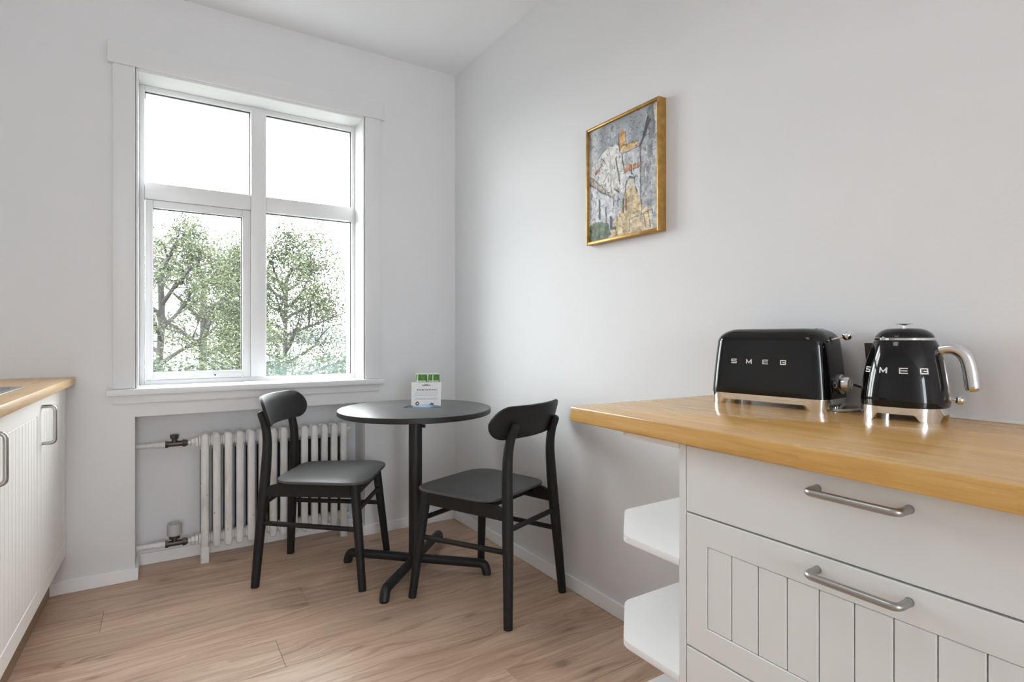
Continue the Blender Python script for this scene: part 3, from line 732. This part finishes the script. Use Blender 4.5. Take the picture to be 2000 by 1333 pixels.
for i in range(7):
    q = PI*(-.6+.2*i)+PI; b = B(); p = Vector((0.0212*math.cos(q), .0212*math.sin(q), 0)); MM = aim((ax(kz), .015, kz), (1, 0, .04))
    b = B(); box(b, (-.0012, -.0004, 0), (.0012, .0004, .0006)); bmesh.ops.transform(b, matrix=MM @ Matrix.Translation((p.x, p.y, .0066)) @ Matrix.Rotation(q, 4, 'Z'), verts=b.verts[:]); obj('dial_mark', b, M['plastic'], kd, smooth=0)
b = B(); lathe(b, [(.0075, -.003), (.0075, .002), (.0062, .003), (.0055, .0018)], 20, aim((ax(.066)-.0005, -.023, .062), (1, -.03, .04))); bt = obj('button', b, M['satin'], to)
b = B(); lathe(b, [(.0052, 0), (.005, .003), (.003, .0036)], 16, aim((ax(.066)-.0005, -.023, .062), (1, -.03, .04))); obj('button_cap', b, M['plastic'], bt)
# its cord, looped on the worktop between toaster and kettle
cordm = mat('cord_black', (.02, .02, .02), .45)
co = tag(empty('power_cord', (1.43, .712, CT)), 'black power cord looped on the worktop behind the toaster and kettle', 'cord')
b = B(); tube(b, smoothpath([(.050, .012, .060), (.054, -.005, .055), (.054, -.025, .044), (.055, -.045, .032)], 8), .003, 10); obj('cord', b, cordm, co)
b = B(); tube(b, smoothpath([(-.052, .006, .0038), (-.05, -.006, .0038), (-.028, -.018, .0038), (.0, -.022, .0038), (.032, -.018, .0038), (.052, -.006, .0038), (.044, .008, .006), (.01, .013, .011), (-.02, .010, .0038)], 8), .0036, 10); obj('cord_loop', b, mat('cord_grey', (.48, .48, .49), .35), co)

# ------------------------------------------------------------------ kettle
KC = Vector((1.4175, .584, CT)); ka = math.atan2(-.983, .181)
ke = tag(empty('kettle', KC, ka), 'glossy black round kettle with chrome handle on the oak worktop', 'kettle')
# local x towards the handle, local -y towards the room
def sup(r, e, n=64):
    out = []
    for i in range(n):
        q = 2*PI*i/n; c_, s_ = math.cos(q), math.sin(q); k = (abs(c_)**e+abs(s_)**e)**(-1/e); out.append((r*k*c_, r*k*s_))
    return out
kprof = [(.0288, .0815), (.032, .0822), (.05, .0818), (.075, .0798), (.10, .0766), (.125, .0722), (.145, .0672), (.160, .0625), (.168, .0595), (.1725, .0572)]
def kr(z):
    for (z0, r0), (z1, r1) in zip(kprof, kprof[1:]):
        if z <= z1: return r0+(r1-r0)*(z-z0)/(z1-z0)
    return kprof[-1][1]
b = B(); rings(b, [[(p[0], p[1], z) for p in sup(r, 2.0+.35*max(0, 1-(z-.0288)/.12))] for z, r in kprof]); obj('body', b, M['enamel'], ke, 60)
b = B(); lathe(b, [(.0555, .1728), (.0575, .1735), (.0578, .1775), (.0560, .1785)], 64); obj('lid_ring', b, M['chrome'], ke)
b = B(); lathe(b, [(.0555, .1788), (.0550, .1815), (.051, .188), (.043, .1945), (.034, .1985), (.031, .1990), (.001, .1992)], 64); lid = obj('lid', b, M['enamel'], ke, 50)
b = B(); lathe(b, [(.0028, .1993), (.0028, .206), (.005, .2075), (.0175, .2088), (.0180, .2096), (.012, .2106), (.001, .211)], 28); obj('lid_knob', b, M['chrome'], lid)
kfoot = lambda x, y: max(0, min(1, (min(abs(x), abs(y))-.034)/.010))
b = footed_base(dense(sup(.0805, 2.5, 96), .002), kfoot, .0286, .0140, .86); obj('base', b, M['chrome'], ke)
kz_ = .1075
for ch, q in zip('SMEG', (-2.40, -1.88, -1.385, -.905)):
    ee = 2.0+.35*max(0, 1-(kz_-.0288)/.12); R_ = kr(kz_)*(abs(math.cos(q))**ee+abs(math.sin(q))**ee)**(-1/ee)
    o = obj('letter', letter(ch, .0135, .0104, .0023, .0012), M['letter'], ke, smooth=0, loc=(R_*math.cos(q), R_*math.sin(q), kz_))
    o.rotation_euler = Euler((-math.atan2(kr(.095)-kr(.12), .025), 0, q+PI/2), 'XYZ')
# handle: chrome bow, open at the bottom
hz = .152; hx0 = kr(hz)-.006
b = B(); pts = smoothpath([(hx0, 0, hz-.002), (hx0+.015, 0, hz+.003), (hx0+.031, 0, hz+.002), (hx0+.044, 0, hz-.007), (hx0+.052, 0, hz-.022), (hx0+.057, 0, hz-.046), (hx0+.061, 0, hz-.079)], 8)
rr = [.0118+.0022*i/len(pts) for i in range(len(pts))]; d = (pts[-1]-pts[-2]).normalized(); e_ = pts[-1]; pts += [e_+d*.004, e_+d*.007, e_+d*.008]; rr += [.0125, .009, .003]
obj('handle', tube(b, pts, rr, 20), M['satin'], ke, 50)
b = B(); tube(b, smoothpath([(hx0-.004, 0, hz-.034), (hx0-.001, 0, hz-.06), (hx0+.012, 0, .064), (hx0+.019, 0, .038)], 6), .0002, 8); b.free()
# chrome strip down the side under the handle
b = B(); L = []
for i in range(13):
    z = .045+i*(.130-.045)/12; wd = .010*math.sin(PI*(i+.6)/13.2)+.001; R_ = kr(z)
    L.append([(R_-.003, -wd, z), (R_+.0012, -wd*.8, z), (R_+.0022, 0, z), (R_+.0012, wd*.8, z), (R_-.003, wd, z)])
rings(b, L); obj('side_strip', b, M['satin'], ke)
# switch lever with a ball
b = B(); cyl(b, (kr(.048)-.004, -.0, .047), (kr(.048)+.003, -.0, .047), .009, n=18); sw = obj('switch_plate', b, M['satin'], ke)
b = B(); cyl(b, (kr(.048)+.002, 0, .047), (kr(.048)+.010, 0, .0465), .0018, n=10); lev2 = obj('switch_lever', b, M['chrome'], ke)
b = B(); bmesh.ops.create_uvsphere(b, u_segments=20, v_segments=14, radius=.0095, matrix=Matrix.Translation((kr(.048)+.0165, 0, .046))); obj('lever_ball', b, M['chrome'], lev2)
# spout on the far side
b = B(); L = []
for z, x0, wd in ((.118, kr(.118)-.003, .006), (.128, kr(.118)+.001, .010), (.150, kr(.118)+.0025, .015), (.166, kr(.118)+.004, .017)):
    L.append([(-x0, -wd*.35, z), (-x0+.004, -wd*.8, z), (-.045, -wd-.004, z), (-.045, wd+.004, z), (-x0+.004, wd*.8, z), (-x0, wd*.35, z)])
rings(b, L); obj('spout', b, M['plastic'], ke)

# ------------------------------------------------------------------ painting on the right wall
PYC, PZC, PH, PWD = 1.553, 1.685, .467, .392
pic = tag(empty('painting', (XW, PYC, PZC), 0), 'gilt framed painting of a pale old town street on the right wall', 'painting')
hy, hz2 = PWD/2, PH/2
fw = .011
b = B()
for a, c_ in (((-.037, -hy, -hz2), (-.0005, -hy+fw, hz2)), ((-.037, hy-fw, -hz2), (-.0005, hy, hz2)), ((-.037, -hy+fw, -hz2), (-.0005, hy-fw, -hz2+fw)), ((-.037, -hy+fw, hz2-fw), (-.0005, hy-fw, hz2))): box(b, a, c_, .0025, 2)
obj('frame', b, M['gold'], pic)
def paint_canvas():
    H_, W_ = 210, 170
    rs = np.random.RandomState(3)
    yy, xx = np.mgrid[0:H_, 0:W_]; V = yy/(H_-1); U = xx/(W_-1)
    def nz(s, seed):
        r = np.random.RandomState(seed); g = r.rand(int(s)+3, int(s)+3); a = V*s; c = U*s; i = a.astype(int); j = c.astype(int); fa = a-i; fc = c-j
        fa = fa*fa*(3-2*fa); fc = fc*fc*(3-2*fc)
        return (g[i, j]*(1-fa)+g[i+1, j]*fa)*(1-fc)+(g[i, j+1]*(1-fa)+g[i+1, j+1]*fa)*fc
    im = np.zeros((H_, W_, 3)); im[:] = (.60, .62, .64)
    im += ((nz(9, 1)-.5)*.22)[..., None]
    wob = (nz(24, 5)-.5)*.025; wob2 = (nz(24, 6)-.5)*.025
    def poly(pts, col, var=.10, seed=0, alpha=1):
        m = np.zeros((H_, W_), bool); x = U+wob; y = V+wob2; j = len(pts)-1
        for i in range(len(pts)):
            xi, yi = pts[i]; xj, yj = pts[j]
            c = ((yi > y) != (yj > y)) & (x < (xj-xi)*(y-yi)/((yj-yi) or 1e-9)+xi); m ^= c; j = i
        n = (nz(30, 50+seed)-.5)*var*2+(rs.rand(H_, W_)-.5)*var*.8
        cc = np.array(col)[None, None]+n[..., None]; im[m] = im[m]*(1-alpha)+cc[m]*alpha
    def line(p, q, wd, col, a=.85):
        p = np.array(p); q = np.array(q); d = q-p; L_ = (d*d).sum(); x = U+wob*.5; y = V+wob2*.5
        t = np.clip(((x-p[0])*d[0]+(y-p[1])*d[1])/L_, 0, 1); dist = np.hypot((x-p[0]-t*d[0])*.84, y-p[1]-t*d[1])
        m = np.clip(1.5-dist/wd, 0, 1)*a; im[:] = im*(1-m[..., None])+np.array(col)*m[..., None]
    W1 = (.78, .78, .77)
    poly([(.14, .27), (.32, .20), (.52, .24), (.55, .62), (.30, .66), (.14, .5)], W1, .09, 1)
    poly([(.0, .34), (.18, .30), (.2, .45), (0, .46)], (.74, .74, .74), .08, 2)
    poly([(0, .43), (.34, .62), (.42, .70), (.40, .95), (0, .98)], (.72, .73, .75), .12, 3)
    poly([(.46, .13), (.50, .10), (.55, .12), (.56, .27), (.47, .29)], (.74, .58, .36), .13, 4)
    poly([(.50, .24), (.73, .25), (.72, .30), (.50, .31)], (.78, .66, .45), .12, 5)
    poly([(.52, .30), (.74, .29), (.76, .44), (.53, .45)], (.70, .71, .72), .09, 6)
    poly([(.53, .455), (.60, .415), (.73, .43), (.75, .465), (.54, .48)], (.68, .45, .30), .13, 7)
    poly([(.52, .48), (.76, .465), (.78, .70), (.52, .68)], (.73, .74, .76), .09, 8)
    poly([(.75, .33), (.84, .10), (.92, .02), (.92, .98), (.84, .97), (.76, .86)], (.60, .61, .63), .14, 9)
    poly([(.92, 0), (1, 0), (1, 1), (.92, 1)], (.68, .69, .70), .13, 10)
    poly([(.86, .02), (.93, .0), (.95, .2), (.9, .42), (.86, .4)], (.47, .48, .50), .10, 11)
    poly([(.94, .03), (1, .0), (1, .16), (.95, .16)], (.84, .80, .70), .06, 12)
    poly([(.55, .63), (.57, .55), (.62, .52), (.68, .54), (.71, .66)], (.74, .72, .66), .07, 13)
    poly([(.55, .62), (.70, .62), (.78, .80), (.90, .97), (.92, 1), (.30, 1), (.40, .86), (.50, .74)], (.74, .67, .52), .17, 14)
    poly([(.62, .84), (.88, .80), (.92, 1), (.60, 1)], (.75, .69, .57), .14, 15)
    poly([(.09, .385), (.16, .36), (.17, .40), (.1, .42)], (.50, .27, .20), .08, 16)
    poly([(.0, .40), (.05, .41), (.34, .61), (.33, .645), (.0, .47)], (.58, .54, .48), .16, 17, .8)
    poly([(0, .86), (.12, .82), (.30, .86), (.34, .95), (.28, 1), (0, 1)], (.30, .37, .28), .16, 18)
    K = (.14, .13, .13)
    for p, q, w_ in (((.0, .47), (.34, .645), .005), ((.03, .41), (.33, .61), .003), ((.14, .27), (.32, .20), .003), ((.32, .20), (.36, .62), .002), ((.14, .27), (.15, .46), .002), ((.50, .31), (.54, .45), .006), ((.42, .33), (.48, .56), .006),
                     ((.46, .12), (.47, .29), .004), ((.56, .13), (.57, .26), .003), ((.5, .24), (.73, .255), .003), ((.52, .31), (.74, .30), .003), ((.53, .48), (.75, .465), .004), ((.76, .3), (.88, .12), .010), ((.80, .22), (.86, .10), .010), ((.76, .33), (.77, .86), .004), ((.84, .97), (.80, .86), .004),
                     ((.55, .65), (.57, .55), .005), ((.57, .55), (.62, .52), .006), ((.62, .52), (.68, .54), .006), ((.68, .54), (.71, .66), .006), ((.64, .44), (.645, .50), .008), ((.17, .64), (.175, .80), .012), ((.27, .72), (.28, .85), .007), ((.38, .66), (.385, .75), .005), ((.45, .66), (.45, .74), .004),
                     ((.17, .36), (.25, .29), .004), ((.2, .28), (.27, .33), .003), ((.23, .5), (.3, .44), .003), ((.6, .88), (.92, .84), .003), ((.62, .88), (.61, .97), .004), ((.86, .84), (.89, .98), .003), ((.40, .58), (.47, .63), .008), ((.70, .28), (.72, .29), .004), ((.86, .43), (.9, .40), .003)):
        line(p, q, w_, K, .8)
    for p, q, w_, c in (((.525, .70), (.52, .79), .010, (.12, .12, .14)), ((.565, .70), (.57, .78), .012, (.36, .17, .15)), ((.53, .69), (.53, .70), .008, (.3, .2, .15)), ((.35, .83), (.345, .91), .014, (.15, .16, .2)), ((.35, .9), (.41, .92), .012, (.15, .16, .2)), ((.345, .81), (.345, .82), .009, (.2, .15, .12)), ((.41, .92), (.42, .98), .005, (.15, .14, .14)), ((.52, .79), (.535, .81), .004, K)):
        line(p, q, w_, c)
    for i in range(900):                          # short knife strokes
        u, v = rs.rand(2); a = rs.choice([0, 1.4, -.5, .6]); L_ = .012+.03*rs.rand(); q = (u+L_*math.cos(a), v+L_*math.sin(a))
        dk = rs.rand() < .45
        iy, ix = min(H_-1, int(v*H_)), min(W_-1, int(u*W_)); base = im[iy, ix]
        line((u, v), q, .002+.003*rs.rand(), tuple(np.clip(base*(.55 if dk else 1.22)+rs.uniform(-.05, .05, 3), 0, .92)), .55)
    for i in range(34):
        u, v = (.04+.44*rs.rand(), .3+.55*rs.rand()) if i < 22 else (.55+.35*rs.rand(), .32+.4*rs.rand())
        line((u, v), (u+.004, v+.012+.02*rs.rand()), .0045, (.24, .24, .26), .7); line((u+.012, v-.01), (u+.013, v+.05), .004, (.9, .9, .89), .6)
    for i in range(50):
        u, v = .4+.5*rs.rand(), .68+.3*rs.rand()
        if u > .52-(v-.68)*.5: line((u, v), (u+.04*rs.rand(), v+.015*rs.rand()), .003, (.40+.3*rs.rand(), .33+.2*rs.rand(), .28), .6)
    return np.clip(im*1.1, .04, .95)
im = paint_canvas(); H_, W_ = im.shape[:2]
iy, iz = hy-fw+.002, hz2-fw+.002
rsx = np.random.RandomState(9)
vs, fs = [], []
for r in range(H_):
    for q in range(W_): vs.append((-.026-.0008*rsx.rand(), iy-2*iy*q/(W_-1), iz-2*iz*r/(H_-1)))
for r in range(H_-1):
    for q in range(W_-1): k = r*W_+q; fs.append((k, k+W_, k+W_+1, k+1))
nb = len(vs)
vs += [(-.004, iy, iz), (-.004, -iy, iz), (-.004, -iy, -iz), (-.004, iy, -iz)]
fs += [(nb, nb+1, nb+2, nb+3), (0, W_-1, nb+1, nb), (W_-1, H_*W_-1, nb+2, nb+1), (H_*W_-1, (H_-1)*W_, nb+3, nb+2), ((H_-1)*W_, 0, nb, nb+3)]
me = bpy.data.meshes.new('canvas'); me.from_pydata(vs, [], fs)
ca_ = me.color_attributes.new('paint', 'FLOAT_COLOR', 'POINT')
lin = np.where(im <= .04045, im/12.92, ((im+.055)/1.055)**2.4).reshape(-1, 3)
buf = np.ones((len(vs), 4), 'f'); buf[:nb, :3] = lin; buf[nb:, :3] = .5; ca_.data.foreach_set('color', buf.ravel())
mp = mat('oil_paint', (.5, .5, .5), .45); t_ = NT(mp); at = t_.n('Attribute', attribute_name='paint'); t_.set(t_.b.inputs['Base Color'], at.outputs[0]); t_.bump(t_.noise(t_.coords(), 160, 4), .4, .002)
me.materials.append(mp); obj('canvas', me, None, pic)

# ------------------------------------------------------------------ outside: trees, hedge, water, hill
def leafmat(name, stops, trans=.35):
    m = bpy.data.materials.new(name); m.use_nodes = True; nt = m.node_tree; b = nt.nodes['Principled BSDF']; t = NT(m)
    g = t.n('NewGeometry'); c = t.ramp(g.outputs['Random Per Island'], stops); t.set(b.inputs['Base Color'], c); b.inputs['Roughness'].default_value = .55
    tl = t.n('BsdfTranslucent', {0: c}); mx = t.n('MixShader', {0: trans, 1: b.outputs[0], 2: tl.outputs[0]}); t.set(t.o.inputs[0], mx.outputs[0]); return m
LM = leafmat('rowan_leaf', [(0, (.008, .014, .006)), (.35, (.022, .035, .014)), (.75, (.052, .068, .026)), (1, (.095, .10, .046))])
LM2 = leafmat('bluish_leaf', [(0, (.012, .022, .013)), (.5, (.028, .044, .025)), (1, (.058, .076, .042))])
BM = mat('grey_bark', (.20, .165, .14), .8); t_ = NT(BM); n_ = t_.noise(t_.coords((6, 6, 1)), 6, 4); t_.set(t_.b.inputs['Base Color'], t_.ramp(n_, [(.3, (.006, .005, .0045)), (.7, (.016, .014, .012))])); t_.bump(n_, .4, .01)
def leaves_mesh(name, tips, per, size, spread, m, rnd):
    vs, fs = [], []
    for p, d in tips:
        for _ in range(per):
            q = p+Vector((rnd.gauss(0, spread), rnd.gauss(0, spread), rnd.gauss(0, spread*.8)))
            a = Vector((rnd.uniform(-1, 1), rnd.uniform(-1, 1), rnd.uniform(-.7, .3))).normalized(); n = Vector((rnd.uniform(-1, 1), rnd.uniform(-1, 1), rnd.uniform(-.3, 1)))
            s = a.cross(n)
            if s.length < .1: continue
            s.normalize(); L_ = size*rnd.uniform(.7, 1.35); w_ = L_*.24; k = len(vs)
            nn = s.cross(a)*L_*.1
            vs += [q, q+a*L_*.45+s*w_+nn, q+a*L_, q+a*L_*.45-s*w_+nn]; fs.append((k, k+1, k+2, k+3))
    me = bpy.data.meshes.new(name); me.from_pydata([tuple(v) for v in vs], [], fs); me.materials.append(m); return me
def grow(seed, trunk, limbs, depth=3, r0=.06, gravity=.0, bend=.22, ratio=.66):
    """branch skeleton: returns list of (points, radii) and leaf tips"""
    rnd = random.Random(seed); br = []; tips = []
    def branch(p, d, L_, r, lev):
        n = 5; pts = [p.copy()]; rr = [r]; q = p.copy(); dd = d.normalized()
        for i in range(n):
            dd = (dd+Vector((rnd.gauss(0, bend), rnd.gauss(0, bend), rnd.gauss(0, bend*.7)+gravity*.1))*.55).normalized(); q = q+dd*L_/n; pts.append(q.copy()); rr.append(r*(1-.62*(i+1)/n))
        br.append((pts, rr))
        if lev <= 1:
            for i in (2, 3, 4, 5): tips.append((pts[i], dd))
        if lev <= 0: return
        k = rnd.randint(4, 5)
        for j in range(k):
            i = rnd.randint(2, n); a = Vector((rnd.gauss(0, 1), rnd.gauss(0, 1), rnd.gauss(.25, .6))).normalized()
            branch(pts[i], (dd*.9+a*.85), L_*ratio*rnd.uniform(.7, 1.1), rr[i]*.68, lev-1)
    pts = [Vector(p) for p in trunk]; br.append((pts, [r0*(1-.45*i/(len(pts)-1)) for i in range(len(pts))]))
    for (i, f, d, L_) in limbs:
        p = pts[i].lerp(pts[min(i+1, len(pts)-1)], f); branch(p, Vector(d), L_, r0*.5, depth-1)
    return br, tips, rnd
def tree(name, label, seed, trunk, limbs, per=8, size=.085, spread=.085, depth=3, r0=.06, m=None, group='trees outside the window', cat='tree', **kw):
    br, tips, rnd = grow(seed, trunk, limbs, depth, r0, **kw); base = Vector(trunk[0])
    t = tag(empty(name, base), label, cat, group)
    b = B()
    for i, (pts, rr) in enumerate(br): tube(b, [p-base for p in pts], rr, 8 if rr[0] > .03 else 5 if rr[0] > .012 else 4)
    obj('trunk', b, BM, t)
    me = leaves_mesh('leaves', [(p-base, d) for p, d in tips], per, size, spread, m or LM, rnd); tagk(obj('leaves', me, None, t), 'stuff')
    return t, len(tips)
G0 = -3.6
def ring_limbs(n, seed, i0, i1, up, L0, L1, top=None):
    r = random.Random(seed); out = []
    for k in range(n):
        f = k/max(1, n-1); i = i0+(i1-i0)*f; a = k*2.4+r.uniform(-.4, .4); out.append((min(int(i), i1-1) if int(i) >= i1 else int(i), i-int(i), (math.cos(a), math.sin(a), up*(.5+f)), L0+(L1-L0)*f))
    return out
def lean_tree(x, y, top, seed, lean=(0, 0), n=8):
    r = random.Random(seed); return [(x+lean[0]*i/(n-1)+(r.uniform(-.045, .045) if i else 0), y+lean[1]*i/(n-1)+(r.uniform(-.05, .05) if i else 0), G0+(top-G0)*i/(n-1)) for i in range(n)]
def limbs_on(trunk, n, seed, z0, up, L0, L1, flat=.45):
    """limbs set around the trunk above height z0, length L0 at the bottom to L1 at the top"""
    r = random.Random(seed); out = []; top = trunk[-1][2]
    for k in range(n):
        f = k/max(1, n-1); z = z0+(top-z0)*f; u = (z-G0)/(top-G0)*(len(trunk)-1); i = min(int(u), len(trunk)-2); a = k*2.4+r.uniform(-.5, .5)
        out.append((i, u-i, (math.cos(a), math.sin(a)*.9, up*(.55+.9*f)), L0+(L1-L0)*f))
    return out
def place_tree(k, x, y, top, seed, lean, label, name, gseed, n, z0, up, L0, L1, r0, per, size, spread):
    """k: how far out the tree stands compared with the nearest one"""
    tz = lambda z: 1.08+(z-1.08)*k
    t = lean_tree(x*k, y*k, tz(top), seed, (lean[0]*k, lean[1]*k))
    return tree(name, label, gseed, t, limbs_on(t, n, gseed-8, tz(z0), up, L0*k, L1*k), depth=3, r0=r0*k, per=per, size=size*k, spread=spread*k)
place_tree(1.32, .12, 8.0, 1.9, 1, (-.10, 0), 'leafy tree with forked trunk at the left edge of the lower left pane', 'rowan_tree', 11, 9, .75, .9, .70, .5, .062, 8, .040, .075)
place_tree(1.72, .46, 8.0, 1.8, 2, (.04, 0), 'leafy tree in the middle of the lower left pane with the thickest trunk', 'rowan_tree', 13, 10, .85, .8, .66, .45, .066, 9, .040, .075)
place_tree(2.15, .92, 8.0, 1.65, 3, (.0, .1), 'thin sparse tree behind the upright window mullion', 'rowan_tree', 16, 7, .5, 1.0, .5, .4, .04, 6, .038, .07)
place_tree(1.0, 1.22, 8.0, 1.85, 4, (.28, 0), 'broad domed tree filling the lower right pane', 'spreading_tree', 17, 24, .1, .5, 1.2, .5, .046, 17, .036, .09)
# hedge that runs along the garden below the window
hd = tag(empty('hedge', (.9, 5.3, G0)), 'green hedge along the bottom of the two lower window panes', 'hedge')
rn = random.Random(31); b = B()
for i in range(16):
    x = -1.9+i*.27+rn.uniform(-.06, .06); z = 0; p = [(x, rn.uniform(-.1, .1), 0)]
    for k in range(1, 6): p.append((x+rn.uniform(-.08, .08), rn.uniform(-.15, .15), k*.86))
    tube(b, p, [.02, .018, .016, .012, .009, .005], 5)
obj('stems', b, BM, hd)
tips = []
for i in range(1300):
    x = rn.uniform(-2.0, 2.3); top = 4.46+.05*math.sin(x*5)+.04*math.sin(x*13+1); tips.append((Vector((x, rn.uniform(-.28, .28), top-abs(rn.gauss(0, .28)))), None))
for i in range(500):
    tips.append((Vector((rn.uniform(-2, 2.3), rn.uniform(-.3, .3), rn.uniform(1.5, 4.3))), None))
me = leaves_mesh('leaves', tips, 8, .042, .05, LM2, rn); tagk(obj('leaves', me, None, hd), 'stuff')
# garden ground, lake, far hill
b = B(); box(b, (-30, 3.6, G0-.3), (40, 22, G0)); gm = mat('lawn', (.02, .026, .012), .9); tagk(obj('lawn', b, gm), 'structure')
wm = mat('lake_water', (.30, .34, .36), .10, 0, 0, .8); t_ = NT(wm); t_.bump(t_.noise(t_.coords((.3, 1.2, 1)), 1.5, 3), .25, .2)
b = B(); box(b, (-900, 22, G0-2.2), (1300, 1500, G0-1.2)); tagk(obj('lake', b, wm), 'structure')
b = B(); r = random.Random(5); n = 60; L = []
for i in range(n+1):
    x = 130+i*14; h = 27*min(1, (i+.3)/10)**.6*(1+.10*math.sin(i*.5)+.05*r.random()); L.append([(x, 520, -8), (x, 560, h*.55), (x, 640, h), (x, 800, h*.9), (x, 900, -8)])
rings(b, L, close=True)
hm = mat('hazy_hill', (.20, .25, .30), .95); t_ = NT(hm); n_ = t_.noise(t_.coords(), .05, 5); t_.set(t_.b.inputs['Base Color'], t_.ramp(n_, [(.3, (.045, .058, .072)), (.7, (.07, .085, .10))]))  # bluish grey puts the distance haze into the hill's colour
tagk(obj('hill', b, hm), 'structure')
